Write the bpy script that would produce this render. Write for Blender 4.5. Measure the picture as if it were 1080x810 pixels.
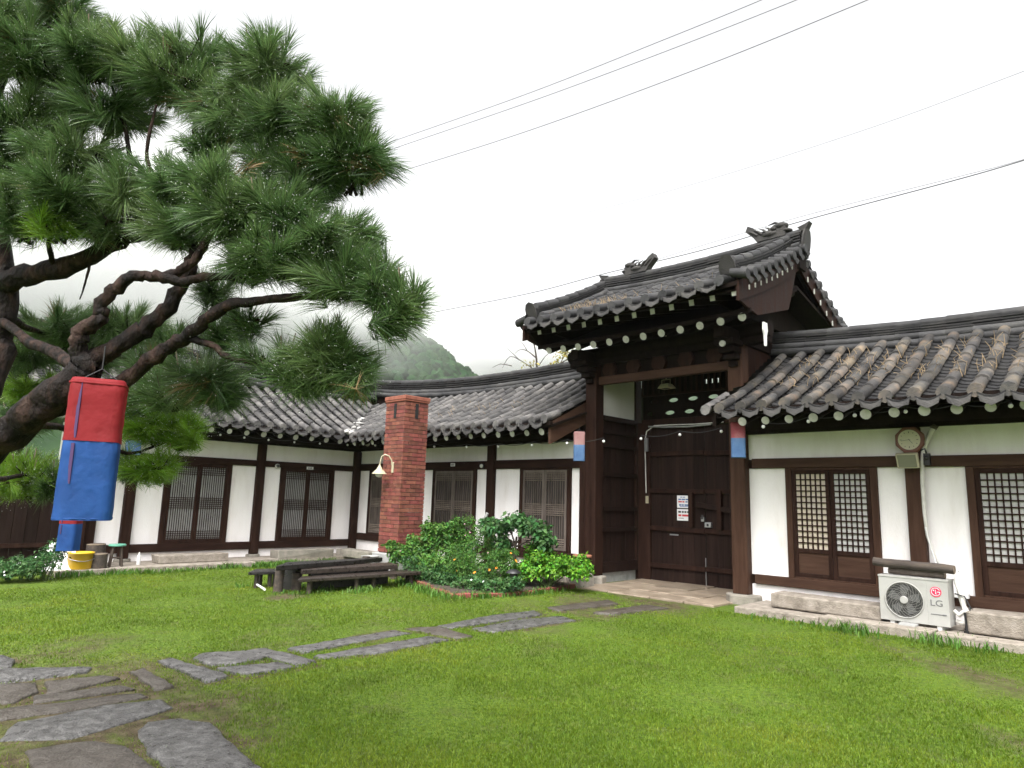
import bpy, math, random
import numpy as np
from mathutils import Matrix, Vector
R = random.Random(7)
NR = np.random.default_rng(11)
PI = math.pi
scene = bpy.context.scene
for o in list(bpy.data.objects): bpy.data.objects.remove(o)

# ---------------------------------------------------------------- camera, sky, sun, exposure
FPX, YAW, PITCH, ROLL, EYE = 720.0, math.radians(-44.498), math.radians(9.5295), math.radians(1.66), 1.45
_f = np.array([math.sin(YAW)*math.cos(PITCH), math.cos(YAW)*math.cos(PITCH), math.sin(PITCH)])
_r = np.array([math.cos(YAW), -math.sin(YAW), 0.0]); _u = np.cross(_r, _f)
CR = math.cos(ROLL)*_r + math.sin(ROLL)*_u; CU = -math.sin(ROLL)*_r + math.cos(ROLL)*_u; CF = _f
EYEP = np.array([0, 0, EYE])
cam_d = bpy.data.cameras.new('camera'); cam = bpy.data.objects.new('camera', cam_d); scene.collection.objects.link(cam)
cam_d.sensor_width = 36; cam_d.lens = 36*FPX/1080; cam_d.clip_end = 4000; cam_d.clip_start = .05
m3 = Matrix((CR, CU, -CF)).transposed().to_4x4(); m3.translation = Vector(EYEP); cam.matrix_world = m3
scene.camera = cam

world = bpy.data.worlds.new('World'); scene.world = world; world.use_nodes = True
wn = world.node_tree.nodes; wl = world.node_tree.links
bg = wn['Background']; bg.inputs['Strength'].default_value = .15
sky = wn.new('ShaderNodeTexSky'); sky.sky_type = 'NISHITA'; sky.sun_disc = False
SUN_EL, SUN_AZ = math.radians(58), math.radians(150)
sky.sun_elevation = SUN_EL; sky.sun_rotation = SUN_AZ; sky.air_density = 1.0; sky.dust_density = 6.0; sky.ozone_density = 1.0
hs = wn.new('ShaderNodeHueSaturation'); hs.inputs['Saturation'].default_value = .07
wl.new(sky.outputs[0], hs.inputs['Color']); wl.new(hs.outputs[0], bg.inputs['Color'])
sun_d = bpy.data.lights.new('sun', 'SUN'); sun_d.energy = 1.0; sun_d.angle = math.radians(40); sun_d.color = (1, .97, .92)
sun = bpy.data.objects.new('sun', sun_d); scene.collection.objects.link(sun)
sv = Vector((math.sin(SUN_AZ)*math.cos(SUN_EL), math.cos(SUN_AZ)*math.cos(SUN_EL), math.sin(SUN_EL)))
sun.rotation_euler = sv.to_track_quat('Z', 'Y').to_euler()
vs = scene.view_settings; vs.view_transform = 'Standard'; vs.look = 'None'; vs.gamma = 1; vs.use_curve_mapping = False
vs.exposure = 1.48
scene.cycles.volume_bounces = 3; scene.cycles.max_bounces = 8; scene.cycles.diffuse_bounces = 4
scene.cycles.transparent_max_bounces = 12

# ---------------------------------------------------------------- measuring helpers: a sight line meets a plane of the place
def ray(x, y): return CF + (x-540)/FPX*CR - (y-405)/FPX*CU
def onz(x, y, z=0.0): d = ray(x, y); return EYEP + d*(z-EYE)/d[2]
def ony(x, y, Y): d = ray(x, y); return EYEP + d*Y/d[1]
def onx(x, y, X): d = ray(x, y); return EYEP + d*X/d[0]
def ond(x, y, dep): return EYEP + ray(x, y)*dep
def ground_z(x, y):
    t = np.clip((-np.asarray(x, float)-8.0)/6.0, 0, 1)
    return -0.13*t*t*(3-2*t)

# ---------------------------------------------------------------- mesh helpers
COL = scene.collection
def world_loc(o):
    p = Vector((0, 0, 0))
    while o is not None: p = p + o.location; o = o.parent
    return p
def link(name, me, m, parent=None, loc=None, bevel=0, smooth=None):
    o = bpy.data.objects.new(name, me); COL.objects.link(o)
    if m is not None:
        for q in (m if isinstance(m, (list, tuple)) else [m]): me.materials.append(q)
    if parent is not None: o.parent = parent
    if bevel:
        b = o.modifiers.new('edge', 'BEVEL'); b.width = bevel; b.segments = 2; b.limit_method = 'ANGLE'; b.angle_limit = math.radians(40)
    return o
class MB:
    def __init__(s, F=None): s.v = []; s.f = []; s.sm = []; s.mi = []; s.F = F; s.flip = bool(F and F.flip); s.mat = 0
    def add(s, pts, faces, smooth=False):
        b = len(s.v)
        if s.F: pts = [s.F(*p) for p in pts]
        s.v += [tuple(map(float, p)) for p in pts]
        for f in faces:
            f = [b+i for i in f]
            s.f.append(f[::-1] if s.flip else f); s.sm.append(smooth); s.mi.append(s.mat)
    def poly(s, pts): s.add(pts, [list(range(len(pts)))])
    def box(s, x0, x1, y0, y1, z0, z1):
        s.add([(x0,y0,z0),(x1,y0,z0),(x1,y1,z0),(x0,y1,z0),(x0,y0,z1),(x1,y0,z1),(x1,y1,z1),(x0,y1,z1)],
              [(0,3,2,1),(4,5,6,7),(0,1,5,4),(1,2,6,5),(2,3,7,6),(3,0,4,7)])
    def hexa(s, p): s.add(p, [(0,3,2,1),(4,5,6,7),(0,1,5,4),(1,2,6,5),(2,3,7,6),(3,0,4,7)])
    def bar(s, a, b, w, h, up=(0,0,1)):
        a = np.array(a, float); b = np.array(b, float); t = b-a; t /= np.linalg.norm(t)
        x = np.cross(t, up); x /= np.linalg.norm(x); y = np.cross(x, t)
        P = []
        for c in (a, b):
            for i, j in ((-1,-1),(1,-1),(1,1),(-1,1)): P.append(c + x*i*w/2 + y*j*h/2)
        s.add(P, [(0,1,2,3),(7,6,5,4),(0,4,5,1),(1,5,6,2),(2,6,7,3),(3,7,4,0)])
    def tube(s, pts, rad, n=8, caps=True, smooth=True, jit=0, rng=R):
        pts = [np.array(p, float) for p in pts]
        if not hasattr(rad, '__len__'): rad = [rad]*len(pts)
        P = []; ref = None
        for i, p in enumerate(pts):
            t = pts[min(i+1, len(pts)-1)] - pts[max(i-1, 0)]; t = t/(np.linalg.norm(t)+1e-9)
            if ref is None: ref = np.array([0,0,1.]) if abs(t[2]) < .9 else np.array([1.,0,0])
            x = np.cross(ref, t); x /= np.linalg.norm(x)+1e-9; y = np.cross(t, x); ref = y
            for k in range(n):
                a = 2*PI*k/n; rr = rad[i]*(1+(rng.uniform(-jit, jit) if jit else 0))
                P.append(p + (x*math.cos(a)+y*math.sin(a))*rr)
        Fc = []
        for i in range(len(pts)-1):
            for k in range(n): Fc.append((i*n+k, i*n+(k+1) % n, (i+1)*n+(k+1) % n, (i+1)*n+k))
        s.add(P, Fc, smooth)
        if caps:
            s.add(P[:n], [list(range(n))[::-1]]); s.add(P[-n:], [list(range(n))])
    def lathe(s, c, prof, n=16, axis='z', smooth=True, caps=True):
        P = []
        for r, h in prof:
            for k in range(n):
                a = 2*PI*k/n; x, y = r*math.cos(a), r*math.sin(a)
                P.append((c[0]+x, c[1]+y, c[2]+h) if axis == 'z' else (c[0]+x, c[1]-h, c[2]+y) if axis == 'y' else (c[0]+h, c[1]+x, c[2]+y))
        Fc = [(i*n+k, i*n+(k+1) % n, (i+1)*n+(k+1) % n, (i+1)*n+k) for i in range(len(prof)-1) for k in range(n)]
        s.add(P, Fc, smooth)
        if caps: s.add(P[:n], [list(range(n))[::-1]]); s.add(P[-n:], [list(range(n))])
    def prism(s, pts, ext):
        n = len(pts); e = np.array(ext, float); a = [np.array(p, float) for p in pts]
        s.add(a + [p+e for p in a], [list(range(n))[::-1], [n+i for i in range(n)]] + [(i, (i+1) % n, n+(i+1) % n, n+i) for i in range(n)])
    def ball(s, c, r, n=8, m=6):
        r = r if hasattr(r, '__len__') else (r, r, r)
        P = [(c[0], c[1], c[2]-r[2])]
        for i in range(1, m):
            a = -PI/2 + PI*i/m
            for k in range(n): P.append((c[0]+r[0]*math.cos(a)*math.cos(2*PI*k/n), c[1]+r[1]*math.cos(a)*math.sin(2*PI*k/n), c[2]+r[2]*math.sin(a)))
        P.append((c[0], c[1], c[2]+r[2])); L = len(P)-1; Fc = [(0, 1+(k+1) % n, 1+k) for k in range(n)]
        for i in range(m-2):
            for k in range(n): Fc.append((1+i*n+k, 1+i*n+(k+1) % n, 1+(i+1)*n+(k+1) % n, 1+(i+1)*n+k))
        Fc += [(L, 1+(m-2)*n+k, 1+(m-2)*n+(k+1) % n) for k in range(n)]
        s.add(P, Fc, True)
    def build(s, name, m, parent=None, bevel=0, loc=None):
        L = world_loc(parent) if parent is not None else Vector(loc or (0, 0, 0))
        me = bpy.data.meshes.new(name)
        me.from_pydata([(a-L[0], b-L[1], c-L[2]) for a, b, c in s.v], [], s.f)
        me.polygons.foreach_set('use_smooth', s.sm); me.update()
        o = link(name, me, m, parent, bevel=bevel)
        if isinstance(m, (list, tuple)): me.polygons.foreach_set('material_index', s.mi)
        if parent is None: o.location = L
        return o
def np_mesh(name, V, T, m, parent=None, smooth=False):
    L = np.array(world_loc(parent)) if parent is not None else np.zeros(3)
    V = np.asarray(V, np.float64) - L; T = np.asarray(T); k = T.shape[1]
    me = bpy.data.meshes.new(name)
    me.vertices.add(len(V)); me.vertices.foreach_set('co', V.ravel().astype(np.float32))
    me.loops.add(T.size); me.loops.foreach_set('vertex_index', T.ravel().astype(np.int32))
    me.polygons.add(len(T)); me.polygons.foreach_set('loop_start', np.arange(0, T.size, k, dtype=np.int32))
    me.polygons.foreach_set('use_smooth', np.full(len(T), smooth))
    me.update(calc_edges=True); me.validate()
    return link(name, me, m, parent)
def tag(o, label=None, cat=None, group=None, kind=None):
    if label: o['label'] = label
    if cat: o['category'] = cat
    if group: o['group'] = group
    if kind: o['kind'] = kind
    return o
def thing(name, loc, label, cat, group=None):
    o = bpy.data.objects.new(name, None); COL.objects.link(o); o.location = loc; o.empty_display_size = .2
    return tag(o, label, cat, group)
def copy_tree(o, parent=None):
    c = o.copy(); COL.objects.link(c)
    if parent is not None: c.parent = parent
    for ch in o.children: copy_tree(ch, c)
    return c
class Frame:                       # local (along the facade, into the house, up) -> world
    def __init__(s, fn, flip): s.fn = fn; s.flip = flip
    def __call__(s, u, d, z): return s.fn(u, d, z)
YF, XW = 10.2, -15.6               # the long facade and the west wing's facade
FM = Frame(lambda u, d, z: (u, YF+d, z), False)
FW = Frame(lambda u, d, z: (XW-d, u, z), True)

# ---------------------------------------------------------------- materials
def mat(name, cols, scale=4, rough=.7, bump=0, bscale=40, stretch=(1, 1, 1), island=0, spec=.5, bstretch=None, coat=0, trans=0, rr=0, detail=6, metal=0, pos=None, hue=0):
    m = bpy.data.materials.new(name); m.use_nodes = True; n = m.node_tree.nodes; l = m.node_tree.links
    b = n['Principled BSDF']; b.inputs['Roughness'].default_value = rough; b.inputs['Specular IOR Level'].default_value = spec
    b.inputs['Metallic'].default_value = metal
    tc = n.new('ShaderNodeTexCoord'); mp = n.new('ShaderNodeMapping'); mp.inputs['Scale'].default_value = stretch
    l.new(tc.outputs['Object'], mp.inputs['Vector'])
    nz = n.new('ShaderNodeTexNoise'); nz.inputs['Scale'].default_value = scale; nz.inputs['Detail'].default_value = detail; nz.inputs['Roughness'].default_value = .6
    l.new(mp.outputs[0], nz.inputs['Vector'])
    cr = n.new('ShaderNodeValToRGB'); e = cr.color_ramp.elements
    while len(e) < len(cols): e.new(.5)
    for i, c in enumerate(cols):
        e[i].position = pos[i] if pos else (.3 + .4*i/max(1, len(cols)-1)); e[i].color = (*c, 1)
    l.new(nz.outputs['Fac'], cr.inputs[0]); out = cr.outputs[0]
    if island or hue:
        g = n.new('ShaderNodeNewGeometry'); mr = n.new('ShaderNodeMapRange'); mr.inputs['To Min'].default_value = 1-island; mr.inputs['To Max'].default_value = 1+island
        l.new(g.outputs['Random Per Island'], mr.inputs['Value'])
        h = n.new('ShaderNodeHueSaturation'); l.new(out, h.inputs['Color']); l.new(mr.outputs[0], h.inputs['Value'])
        if hue:
            ml = n.new('ShaderNodeMath'); ml.operation = 'MULTIPLY'; ml.inputs[1].default_value = 7.31
            fr = n.new('ShaderNodeMath'); fr.operation = 'FRACT'; m2 = n.new('ShaderNodeMapRange'); m2.inputs['To Min'].default_value = .5-hue; m2.inputs['To Max'].default_value = .5+hue
            l.new(g.outputs['Random Per Island'], ml.inputs[0]); l.new(ml.outputs[0], fr.inputs[0]); l.new(fr.outputs[0], m2.inputs['Value']); l.new(m2.outputs[0], h.inputs['Hue'])
        out = h.outputs[0]
    l.new(out, b.inputs['Base Color'])
    if bump or rr:
        n2 = n.new('ShaderNodeTexNoise'); n2.inputs['Scale'].default_value = bscale; n2.inputs['Detail'].default_value = 5
        mp2 = n.new('ShaderNodeMapping'); mp2.inputs['Scale'].default_value = bstretch or stretch
        l.new(tc.outputs['Object'], mp2.inputs['Vector']); l.new(mp2.outputs[0], n2.inputs['Vector'])
        if bump:
            bp = n.new('ShaderNodeBump'); bp.inputs['Strength'].default_value = bump; bp.inputs['Distance'].default_value = .03
            l.new(n2.outputs['Fac'], bp.inputs['Height']); l.new(bp.outputs[0], b.inputs['Normal'])
        if rr:
            m4 = n.new('ShaderNodeMapRange'); m4.inputs['From Min'].default_value = .3; m4.inputs['From Max'].default_value = .7
            m4.inputs['To Min'].default_value = rough-rr; m4.inputs['To Max'].default_value = min(1, rough+rr)
            l.new(nz.outputs['Fac'], m4.inputs['Value']); l.new(m4.outputs[0], b.inputs['Roughness'])
    if trans:
        tr = n.new('ShaderNodeBsdfTranslucent'); l.new(out, tr.inputs['Color']); mx = n.new('ShaderNodeMixShader'); mx.inputs[0].default_value = trans
        l.new(b.outputs[0], mx.inputs[1]); l.new(tr.outputs[0], mx.inputs[2]); l.new(mx.outputs[0], n['Material Output'].inputs['Surface'])
    m['bsdf'] = b.name
    return m
plaster = mat('lime_plaster', [(.60,.55,.51), (.79,.75,.73), (.85,.815,.805), (.88,.85,.845)], 2.2, .85, .18, 45, (1.6,1.6,.35), detail=10, pos=[.22,.36,.5,.7])
plaster_dull = mat('aged_plaster', [(0.44, 0.424, 0.384), (0.544, 0.532, 0.496), (0.576, 0.568, 0.536)], 1.1, .88, .15, 50, (1,1,.6), detail=8)  # duller and darker than the main plaster, for the gate passage sides
wood_dark = mat('dark_stained_wood', [(0.01368, 0.006647, 0.004888), (0.02542, 0.01222, 0.008797), (0.03714, 0.01857, 0.01319)], 3, .6, .25, 28, (4,4,.5), rr=.12, spec=0.07)
wood_beam = mat('dark_beam_wood', [(0.01466, 0.007331, 0.005376), (0.02639, 0.01319, 0.009775), (0.03812, 0.01955, 0.01466)], 3, .6, .25, 28, (.6,.6,4), rr=.12, spec=0.07)
wood_red = mat('brown_post_wood', [(0.03491, 0.01712, 0.01079), (0.05393, 0.02728, 0.01776), (0.0698, 0.03806, 0.02538)], 3, .62, .3, 28, (5,5,.5), rr=.1, spec=0.1)
wood_redbeam = mat('brown_beam_wood', [(0.0368, 0.0184, 0.01205), (0.05584, 0.02918, 0.01904), (0.07297, 0.04061, 0.02728)], 3, .62, .3, 28, (.5,.5,5), rr=.1, spec=0.1)
wood_grey = mat('weathered_lattice_wood', [(0.06375, 0.04888, 0.04038), (0.1009, 0.07969, 0.06587), (0.1381, 0.1116, 0.09563)], 6, .75, .2, 40, (1,1,.3), island=.2)
lattice_pale = mat('pale_lattice_bar', [(.10,.08,.066), (.15,.122,.10), (.19,.16,.135)], 6, .8, island=.2, spec=.1)
wood_door = mat('gate_plank_wood', [(0.009832, 0.005692, 0.004657), (0.01966, 0.01087, 0.008797), (0.02898, 0.01708, 0.01345)], 3, .55, .3, 30, (8,8,.35), island=.25, rr=.12, spec=0.07)
wood_eave = mat('sooty_eave_wood', [(0.0063, 0.0042, 0.0035), (0.0112, 0.00735, 0.00595), (0.01575, 0.0105, 0.0084)], 4, .7, .2, 30, (3,3,1), spec=0.05)  # very dark brown for soffits, rafters and recessed boards
tile_mats = {}
def tile(name, cols, isl=.28): return mat(name, cols, 3.2, .62, .35, 55, island=isl, spec=.22, hue=.012, rr=.14, detail=9)
tile_grey = tile('clay_roof_tile', [(0.0204, 0.0204, 0.02176), (0.03808, 0.0374, 0.03808), (0.0629, 0.06052, 0.0578)])
tile_pale = tile('lichened_roof_tile', [(0.0373, 0.03623, 0.0373), (0.07992, 0.07563, 0.07353), (0.1518, 0.1428, 0.1332)])
tile_tan = tile('sun_bleached_roof_tile', [(0.02232, 0.02158, 0.02232), (0.04315, 0.04092, 0.03943), (0.07812, 0.06845, 0.05803), (0.1488, 0.1116, 0.07812)], .4)
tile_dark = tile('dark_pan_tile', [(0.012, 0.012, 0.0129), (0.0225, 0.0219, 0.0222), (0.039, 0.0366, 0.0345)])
tile_end = tile('drip_tile_end', [(0.02428, 0.02342, 0.02285), (0.04284, 0.04056, 0.03856), (0.05998, 0.05569, 0.05141)], .3)
rafter_end = mat('painted_rafter_end', [(0.2927, 0.2927, 0.2509), (0.4043, 0.4043, 0.3555), (0.4461, 0.4461, 0.4043)], 14, .8, island=.12)
granite = mat('granite_stone', [(0.147, 0.133, 0.112), (0.231, 0.21, 0.175), (0.294, 0.266, 0.224)], 7, .85, .5, 60, island=.12, detail=10)
granite_wet = mat('wet_flagstone', [(.034,.032,.030), (.070,.067,.064), (.125,.121,.116)], 13, .38, .6, 45, island=.15, rr=.2, detail=10)
stone_brown = mat('muddy_flagstone', [(0.03332, 0.02577, 0.0191), (0.05776, 0.04799, 0.03777), (0.07779, 0.06888, 0.05776)], 9, .5, .6, 40, island=.15, rr=.2, detail=10)
concrete = mat('grey_concrete', [(0.2, 0.2, 0.192), (0.288, 0.288, 0.276), (0.352, 0.348, 0.336)], 6, .85, .3, 50)
brick = mat('red_brick', [(0.112, 0.02911, 0.01903), (0.1679, 0.04758, 0.03191), (0.2071, 0.06998, 0.04758)], 9, .8, .35, 70, island=.3, hue=.012)
brick_cap = mat('orange_cap_brick', [(0.182, 0.0525, 0.0315), (0.252, 0.0805, 0.049), (0.28, 0.105, 0.07)], 9, .8, .3, 70, island=.15)
mortar = mat('brick_mortar', [(0.078, 0.045, 0.036), (0.132, 0.096, 0.084), (0.372, 0.36, 0.342)], 2.2, .9, .3, 60, pos=[.38,.56,.68])
black = mat('black_plastic', [(.012,.012,.013), (.02,.02,.021)], 5, .45)
soot = mat('soot_black', [(.006,.006,.006), (.012,.011,.01)], 5, .9)
white_pl = mat('white_plastic', [(.66,.66,.64), (.76,.76,.74)], 5, .4)
cream_pl = mat('cream_metal', [(.36,.33,.22), (.44,.40,.28)], 8, .4)
ac_white = mat('ac_casing', [(0.3005, 0.2951, 0.2736), (0.3542, 0.3488, 0.3274), (0.3756, 0.3703, 0.3488)], 3, .42)
grille_m = mat('ac_grille', [(.17,.165,.15), (.22,.21,.19)], 6, .5)
paper = mat('hanji_paper', [(.40,.39,.37), (.50,.49,.47), (.54,.53,.51)], 2.5, .8)
paper_glow = mat('warm_hanji_paper', [(.56,.48,.37), (.60,.52,.42), (.50,.48,.45)], 1.6, .8)  # warm tint paints the glow from the room into the paper colour
paper_grey = mat('grey_door_paper', [(0.2438, 0.2438, 0.2344), (0.3375, 0.3375, 0.3281), (0.3938, 0.3938, 0.3844)], 3, .85)
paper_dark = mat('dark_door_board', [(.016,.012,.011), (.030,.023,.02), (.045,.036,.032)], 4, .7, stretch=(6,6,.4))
red_cloth = mat('red_lantern_cloth', [(0.2352, 0.007484, 0.01176), (0.278, 0.01069, 0.01604), (0.294, 0.01604, 0.02138)], 6, .75, .35, 12, trans=.35, rr=.1)
blue_cloth = mat('blue_lantern_cloth', [(0.0072, 0.054, 0.216), (0.0108, 0.0738, 0.279), (0.0162, 0.09, 0.324)], 6, .75, .35, 12, trans=.35, rr=.1)
red_faded = mat('faded_red_cloth', [(0.27, 0.0375, 0.0525), (0.315, 0.075, 0.09), (0.36, 0.15, 0.15)], 6, .8, trans=.3)
blue_faded = mat('faded_blue_cloth', [(0.0525, 0.12, 0.255), (0.075, 0.1575, 0.315), (0.12, 0.2025, 0.345)], 6, .8, trans=.3)
pink_faded = mat('pale_red_cloth', [(0.3, 0.1425, 0.1425), (0.345, 0.1875, 0.18), (0.375, 0.225, 0.21)], 6, .8, trans=.3)
bulb_m = mat('frosted_bulb', [(.72,.72,.70), (.8,.8,.78)], 5, .3)
bark = mat('pine_bark', [(0.005062, 0.004219, 0.003796), (0.01519, 0.01097, 0.009281), (0.0405, 0.02446, 0.01941), (0.07172, 0.04894, 0.03965)], 13, .75, 1.0, 34, (1,1,.5), rr=.15, detail=10, pos=[.33,.48,.6,.74], spec=0.15)
needle = mat('pine_needle', [(.056,.112,.034), (.092,.160,.052), (.155,.228,.082)], 2.4, .36, island=.5, hue=.02, spec=.55, trans=.38)
needle_dry = mat('dry_pine_needle', [(.16,.10,.04), (.24,.17,.08)], 5, .6, island=.3)
needle_bright = mat('bright_pine_needle', [(.11,.22,.018), (.17,.31,.028), (.24,.38,.05)], 2.0, .4, island=.35, hue=.015, spec=.5, trans=.35)
grass_m = mat('grass_blade', [(.066,.112,.006), (.102,.168,.008), (.165,.210,.015)], .8, .5, island=.28, hue=.015, spec=.35, trans=.3, detail=7)
grass_tall = mat('tall_grass_blade', [(.045,.115,.014), (.075,.165,.02), (.11,.2,.03)], 2, .5, island=.3, hue=.015, spec=.35, trans=.3)
dry_m = mat('dry_grass', [(.22,.155,.085), (.34,.25,.15)], 9, .8, island=.2)
def leafm(name, cols, isl=.5): return mat(name, cols, 3, .5, island=isl, hue=.028, spec=.3, trans=.25)
leaf_mid = leafm('green_leaf', [(0.03544, 0.09623, 0.0162), (0.06075, 0.1519, 0.02227), (0.1013, 0.2025, 0.03544)])
leaf_bright = leafm('bright_leaf', [(0.06, 0.176, 0.0096), (0.088, 0.24, 0.0144), (0.128, 0.296, 0.024)])
leaf_dark = leafm('dark_leaf', [(0.02295, 0.06885, 0.02065), (0.04016, 0.1091, 0.02869), (0.06885, 0.1492, 0.04016)])
leaf_yel = leafm('yellow_green_leaf', [(.14,.24,.02), (.20,.33,.025), (.26,.38,.04)])
leaf_autumn = leafm('yellowing_leaf', [(.18,.17,.03), (.27,.23,.05), (.33,.27,.08)])
pink_f = mat('pink_petal', [(.6,.25,.4), (.7,.4,.52)], 8, .6, island=.2)
orange_f = mat('orange_petal', [(.75,.2,.01), (.8,.32,.02)], 8, .6, island=.2)
white_f = mat('white_petal', [(.7,.7,.68), (.8,.8,.78)], 8, .6)
table_wood = mat('wet_table_wood', [(0.018, 0.0132, 0.0108), (0.0348, 0.0252, 0.0204), (0.057, 0.042, 0.0336)], 3, .35, .3, 25, (1.2,6,6), island=.25, rr=.15)
table_dark = mat('black_wet_wood', [(0.0072, 0.006, 0.006), (0.0144, 0.012, 0.0114), (0.03, 0.0258, 0.024)], 3, .35, .3, 25, (1.2,6,6), island=.25, rr=.15)
log_m = mat('weathered_log', [(0.0315, 0.0234, 0.0189), (0.0585, 0.045, 0.0369), (0.099, 0.07425, 0.05175)], 4, .8, .4, 30, (.6,5,5))
log_end = mat('tan_cut_wood', [(0.12, 0.09, 0.06), (0.18, 0.138, 0.096), (0.216, 0.168, 0.12)], 10, .8)
yellow_pl = mat('yellow_plastic', [(0.576, 0.336, 0.008), (0.64, 0.4, 0.016)], 5, .4)
green_seat = mat('mint_plastic', [(0.08, 0.272, 0.192), (0.12, 0.336, 0.248)], 5, .5)
terra = mat('terracotta_seat', [(0.304, 0.12, 0.064), (0.36, 0.16, 0.096)], 5, .6)
steel = mat('grey_steel', [(.35,.35,.35), (.45,.45,.45)], 8, .4, metal=.8)
pipe_wrap = mat('pipe_wrap', [(.50,.48,.44), (.62,.60,.56), (.68,.66,.62)], 7, .6, .2, 60)
cable_m = mat('black_cable', [(.010,.010,.011), (.018,.018,.02)], 5, .6)
def flat(name, c, rough=.6): return mat(name, [c, tuple(x*1.06 for x in c)], 9, rough)
ink = flat('black_ink', (.02,.02,.022)); logo_red = flat('logo_red', (.62,.015,.07)); logo_grey = flat('logo_grey', (.12,.12,.12)); sheet_white = flat('notice_paper', (.74,.74,.74))
text_blue = flat('blue_print', (.09,.15,.32)); text_red = flat('red_print', (.5,.04,.05)); clock_face = flat('ivory_dial', (.60,.56,.44)); clock_wood = flat('clock_case', (.16,.055,.032), .4)
lampglass = flat('lamp_front', (.17,.17,.12), .25)

# ================================================================ roofs
SP = .308
def zroof(v, z0): return z0 + .40*v + .045*v*v
def half_tube(mb, u, va, vb, za, zb, ra, rb, DE, full=False, roll=0, n=8):
    P = []; m = n if full else n
    for (v, z, r) in ((va, za, ra), (vb, zb, rb)):
        for k in range(n if full else n+1):
            a = (2*PI*k/n) if full else (PI*k/n)
            P.append((u + r*math.cos(a) + roll*math.sin(a)*.02, DE+v, z + r*math.sin(a)))
    q = n if full else n+1
    F = [(k, (k+1) % q, q+(k+1) % q, q+k) for k in range(q if full else q-1)]
    mb.add(P, F, True)
    mb.add(P[:q], [list(range(q))])
def tile_roof(F, us, vstart, VR, DE, z0, parent, lift=lambda u: 0, zf=zroof, covers=None, pans=None, ends=None, cmat=None, pmat=None, name='roof'):
    """roof part = the pan tiles with their drip ends; cover rows, drip ends as its sub-parts"""
    C = MB(F); P = MB(F); E = MB(F); S = MB(F)
    Z = lambda u, v: zf(v, z0) + lift(u)
    for i, u in enumerate(us):
        v0 = vstart(u); L = VR - .12 - v0
        if L < .12: continue
        n = max(1, round(L/.33)); du = R.uniform(-.012, .012)
        for k in range(n):
            va = v0 + L*k/n; vb = v0 + L*(k+1)/n + .02
            if k == 0: va -= .055
            half_tube(C, u+du+R.uniform(-.008, .008), va, vb, Z(u, va)+.052+R.uniform(-.005, .006), Z(u, vb)+.040, .083, .072, DE, full=(k == 0), roll=R.uniform(-.3, .3))
    for i in range(len(us)-1):
        u = (us[i]+us[i+1])/2; w = (us[i+1]-us[i])*.44; v0 = min(vstart(us[i]), vstart(us[i+1])) if vstart(u) > 0 else 0
        if vstart(u) > 0: v0 = vstart(u)
        n = int((VR-v0)/.125)
        if n < 1: continue
        for k in range(n):
            va = v0 + k*.125 - (.06 if k == 0 else 0); vb = va+.17; j = R.uniform(-.006, .008); t = R.uniform(-.006, .006); pts = []
            for (v, dz) in ((va, .030+j), (vb, .006)):
                for q in range(5):
                    s = q/2-1; pts.append((u+s*w, DE+v, Z(u, v) - .045 + .052*s*s + dz + t*s))
            for q in range(5):
                s = q/2-1; pts.append((u+s*w, DE+va+.002, Z(u, va) - .068 + .052*s*s + .030 + j + t*s))
            P.add(pts, [(q, q+1, 6+q, 5+q) for q in range(4)], True)
            P.add(pts, [(10+q, 11+q, q+1, q) for q in range(4)])
        if v0 <= .01:
            va = -.07; z = Z(u, va)-.03; w2 = w*.93; j = R.uniform(-.01, .01)
            top = [(u+s*w2, DE+va, z+.05*s*s) for s in (-1, -.5, 0, .5, 1)]
            bot = [(u+w2*.86, DE+va-.015, z-.035), (u+w2*.45, DE+va-.03, z-.055+j), (u, DE+va-.035, z-.086+j), (u-w2*.45, DE+va-.03, z-.055+j), (u-w2*.86, DE+va-.015, z-.035)]
            E.prism(top+bot, (0, .016, 0))
    a, b = us[0]-.05, us[-1]+.05; n = 24
    for k in range(8):
        va, vb = VR*k/8, VR*(k+1)/8
        for q in range(n):
            ua, ub = a+(b-a)*q/n, a+(b-a)*(q+1)/n
            va2 = max(va, vstart((ua+ub)/2)-.2); vb2 = max(vb, va2+.001)
            S.poly([(ua, DE+va2, Z(ua, va2)-.075), (ub, DE+va2, Z(ub, va2)-.075), (ub, DE+vb2, Z(ub, vb2)-.075), (ua, DE+vb2, Z(ua, vb2)-.075)])
    rf = S.build(name, wood_eave, parent)
    P.build('pan_tiles', pmat or tile_dark, rf); C.build('cover_tiles', cmat or tile_grey, rf); E.build('drip_tiles', tile_end, rf)
    return rf
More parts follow.
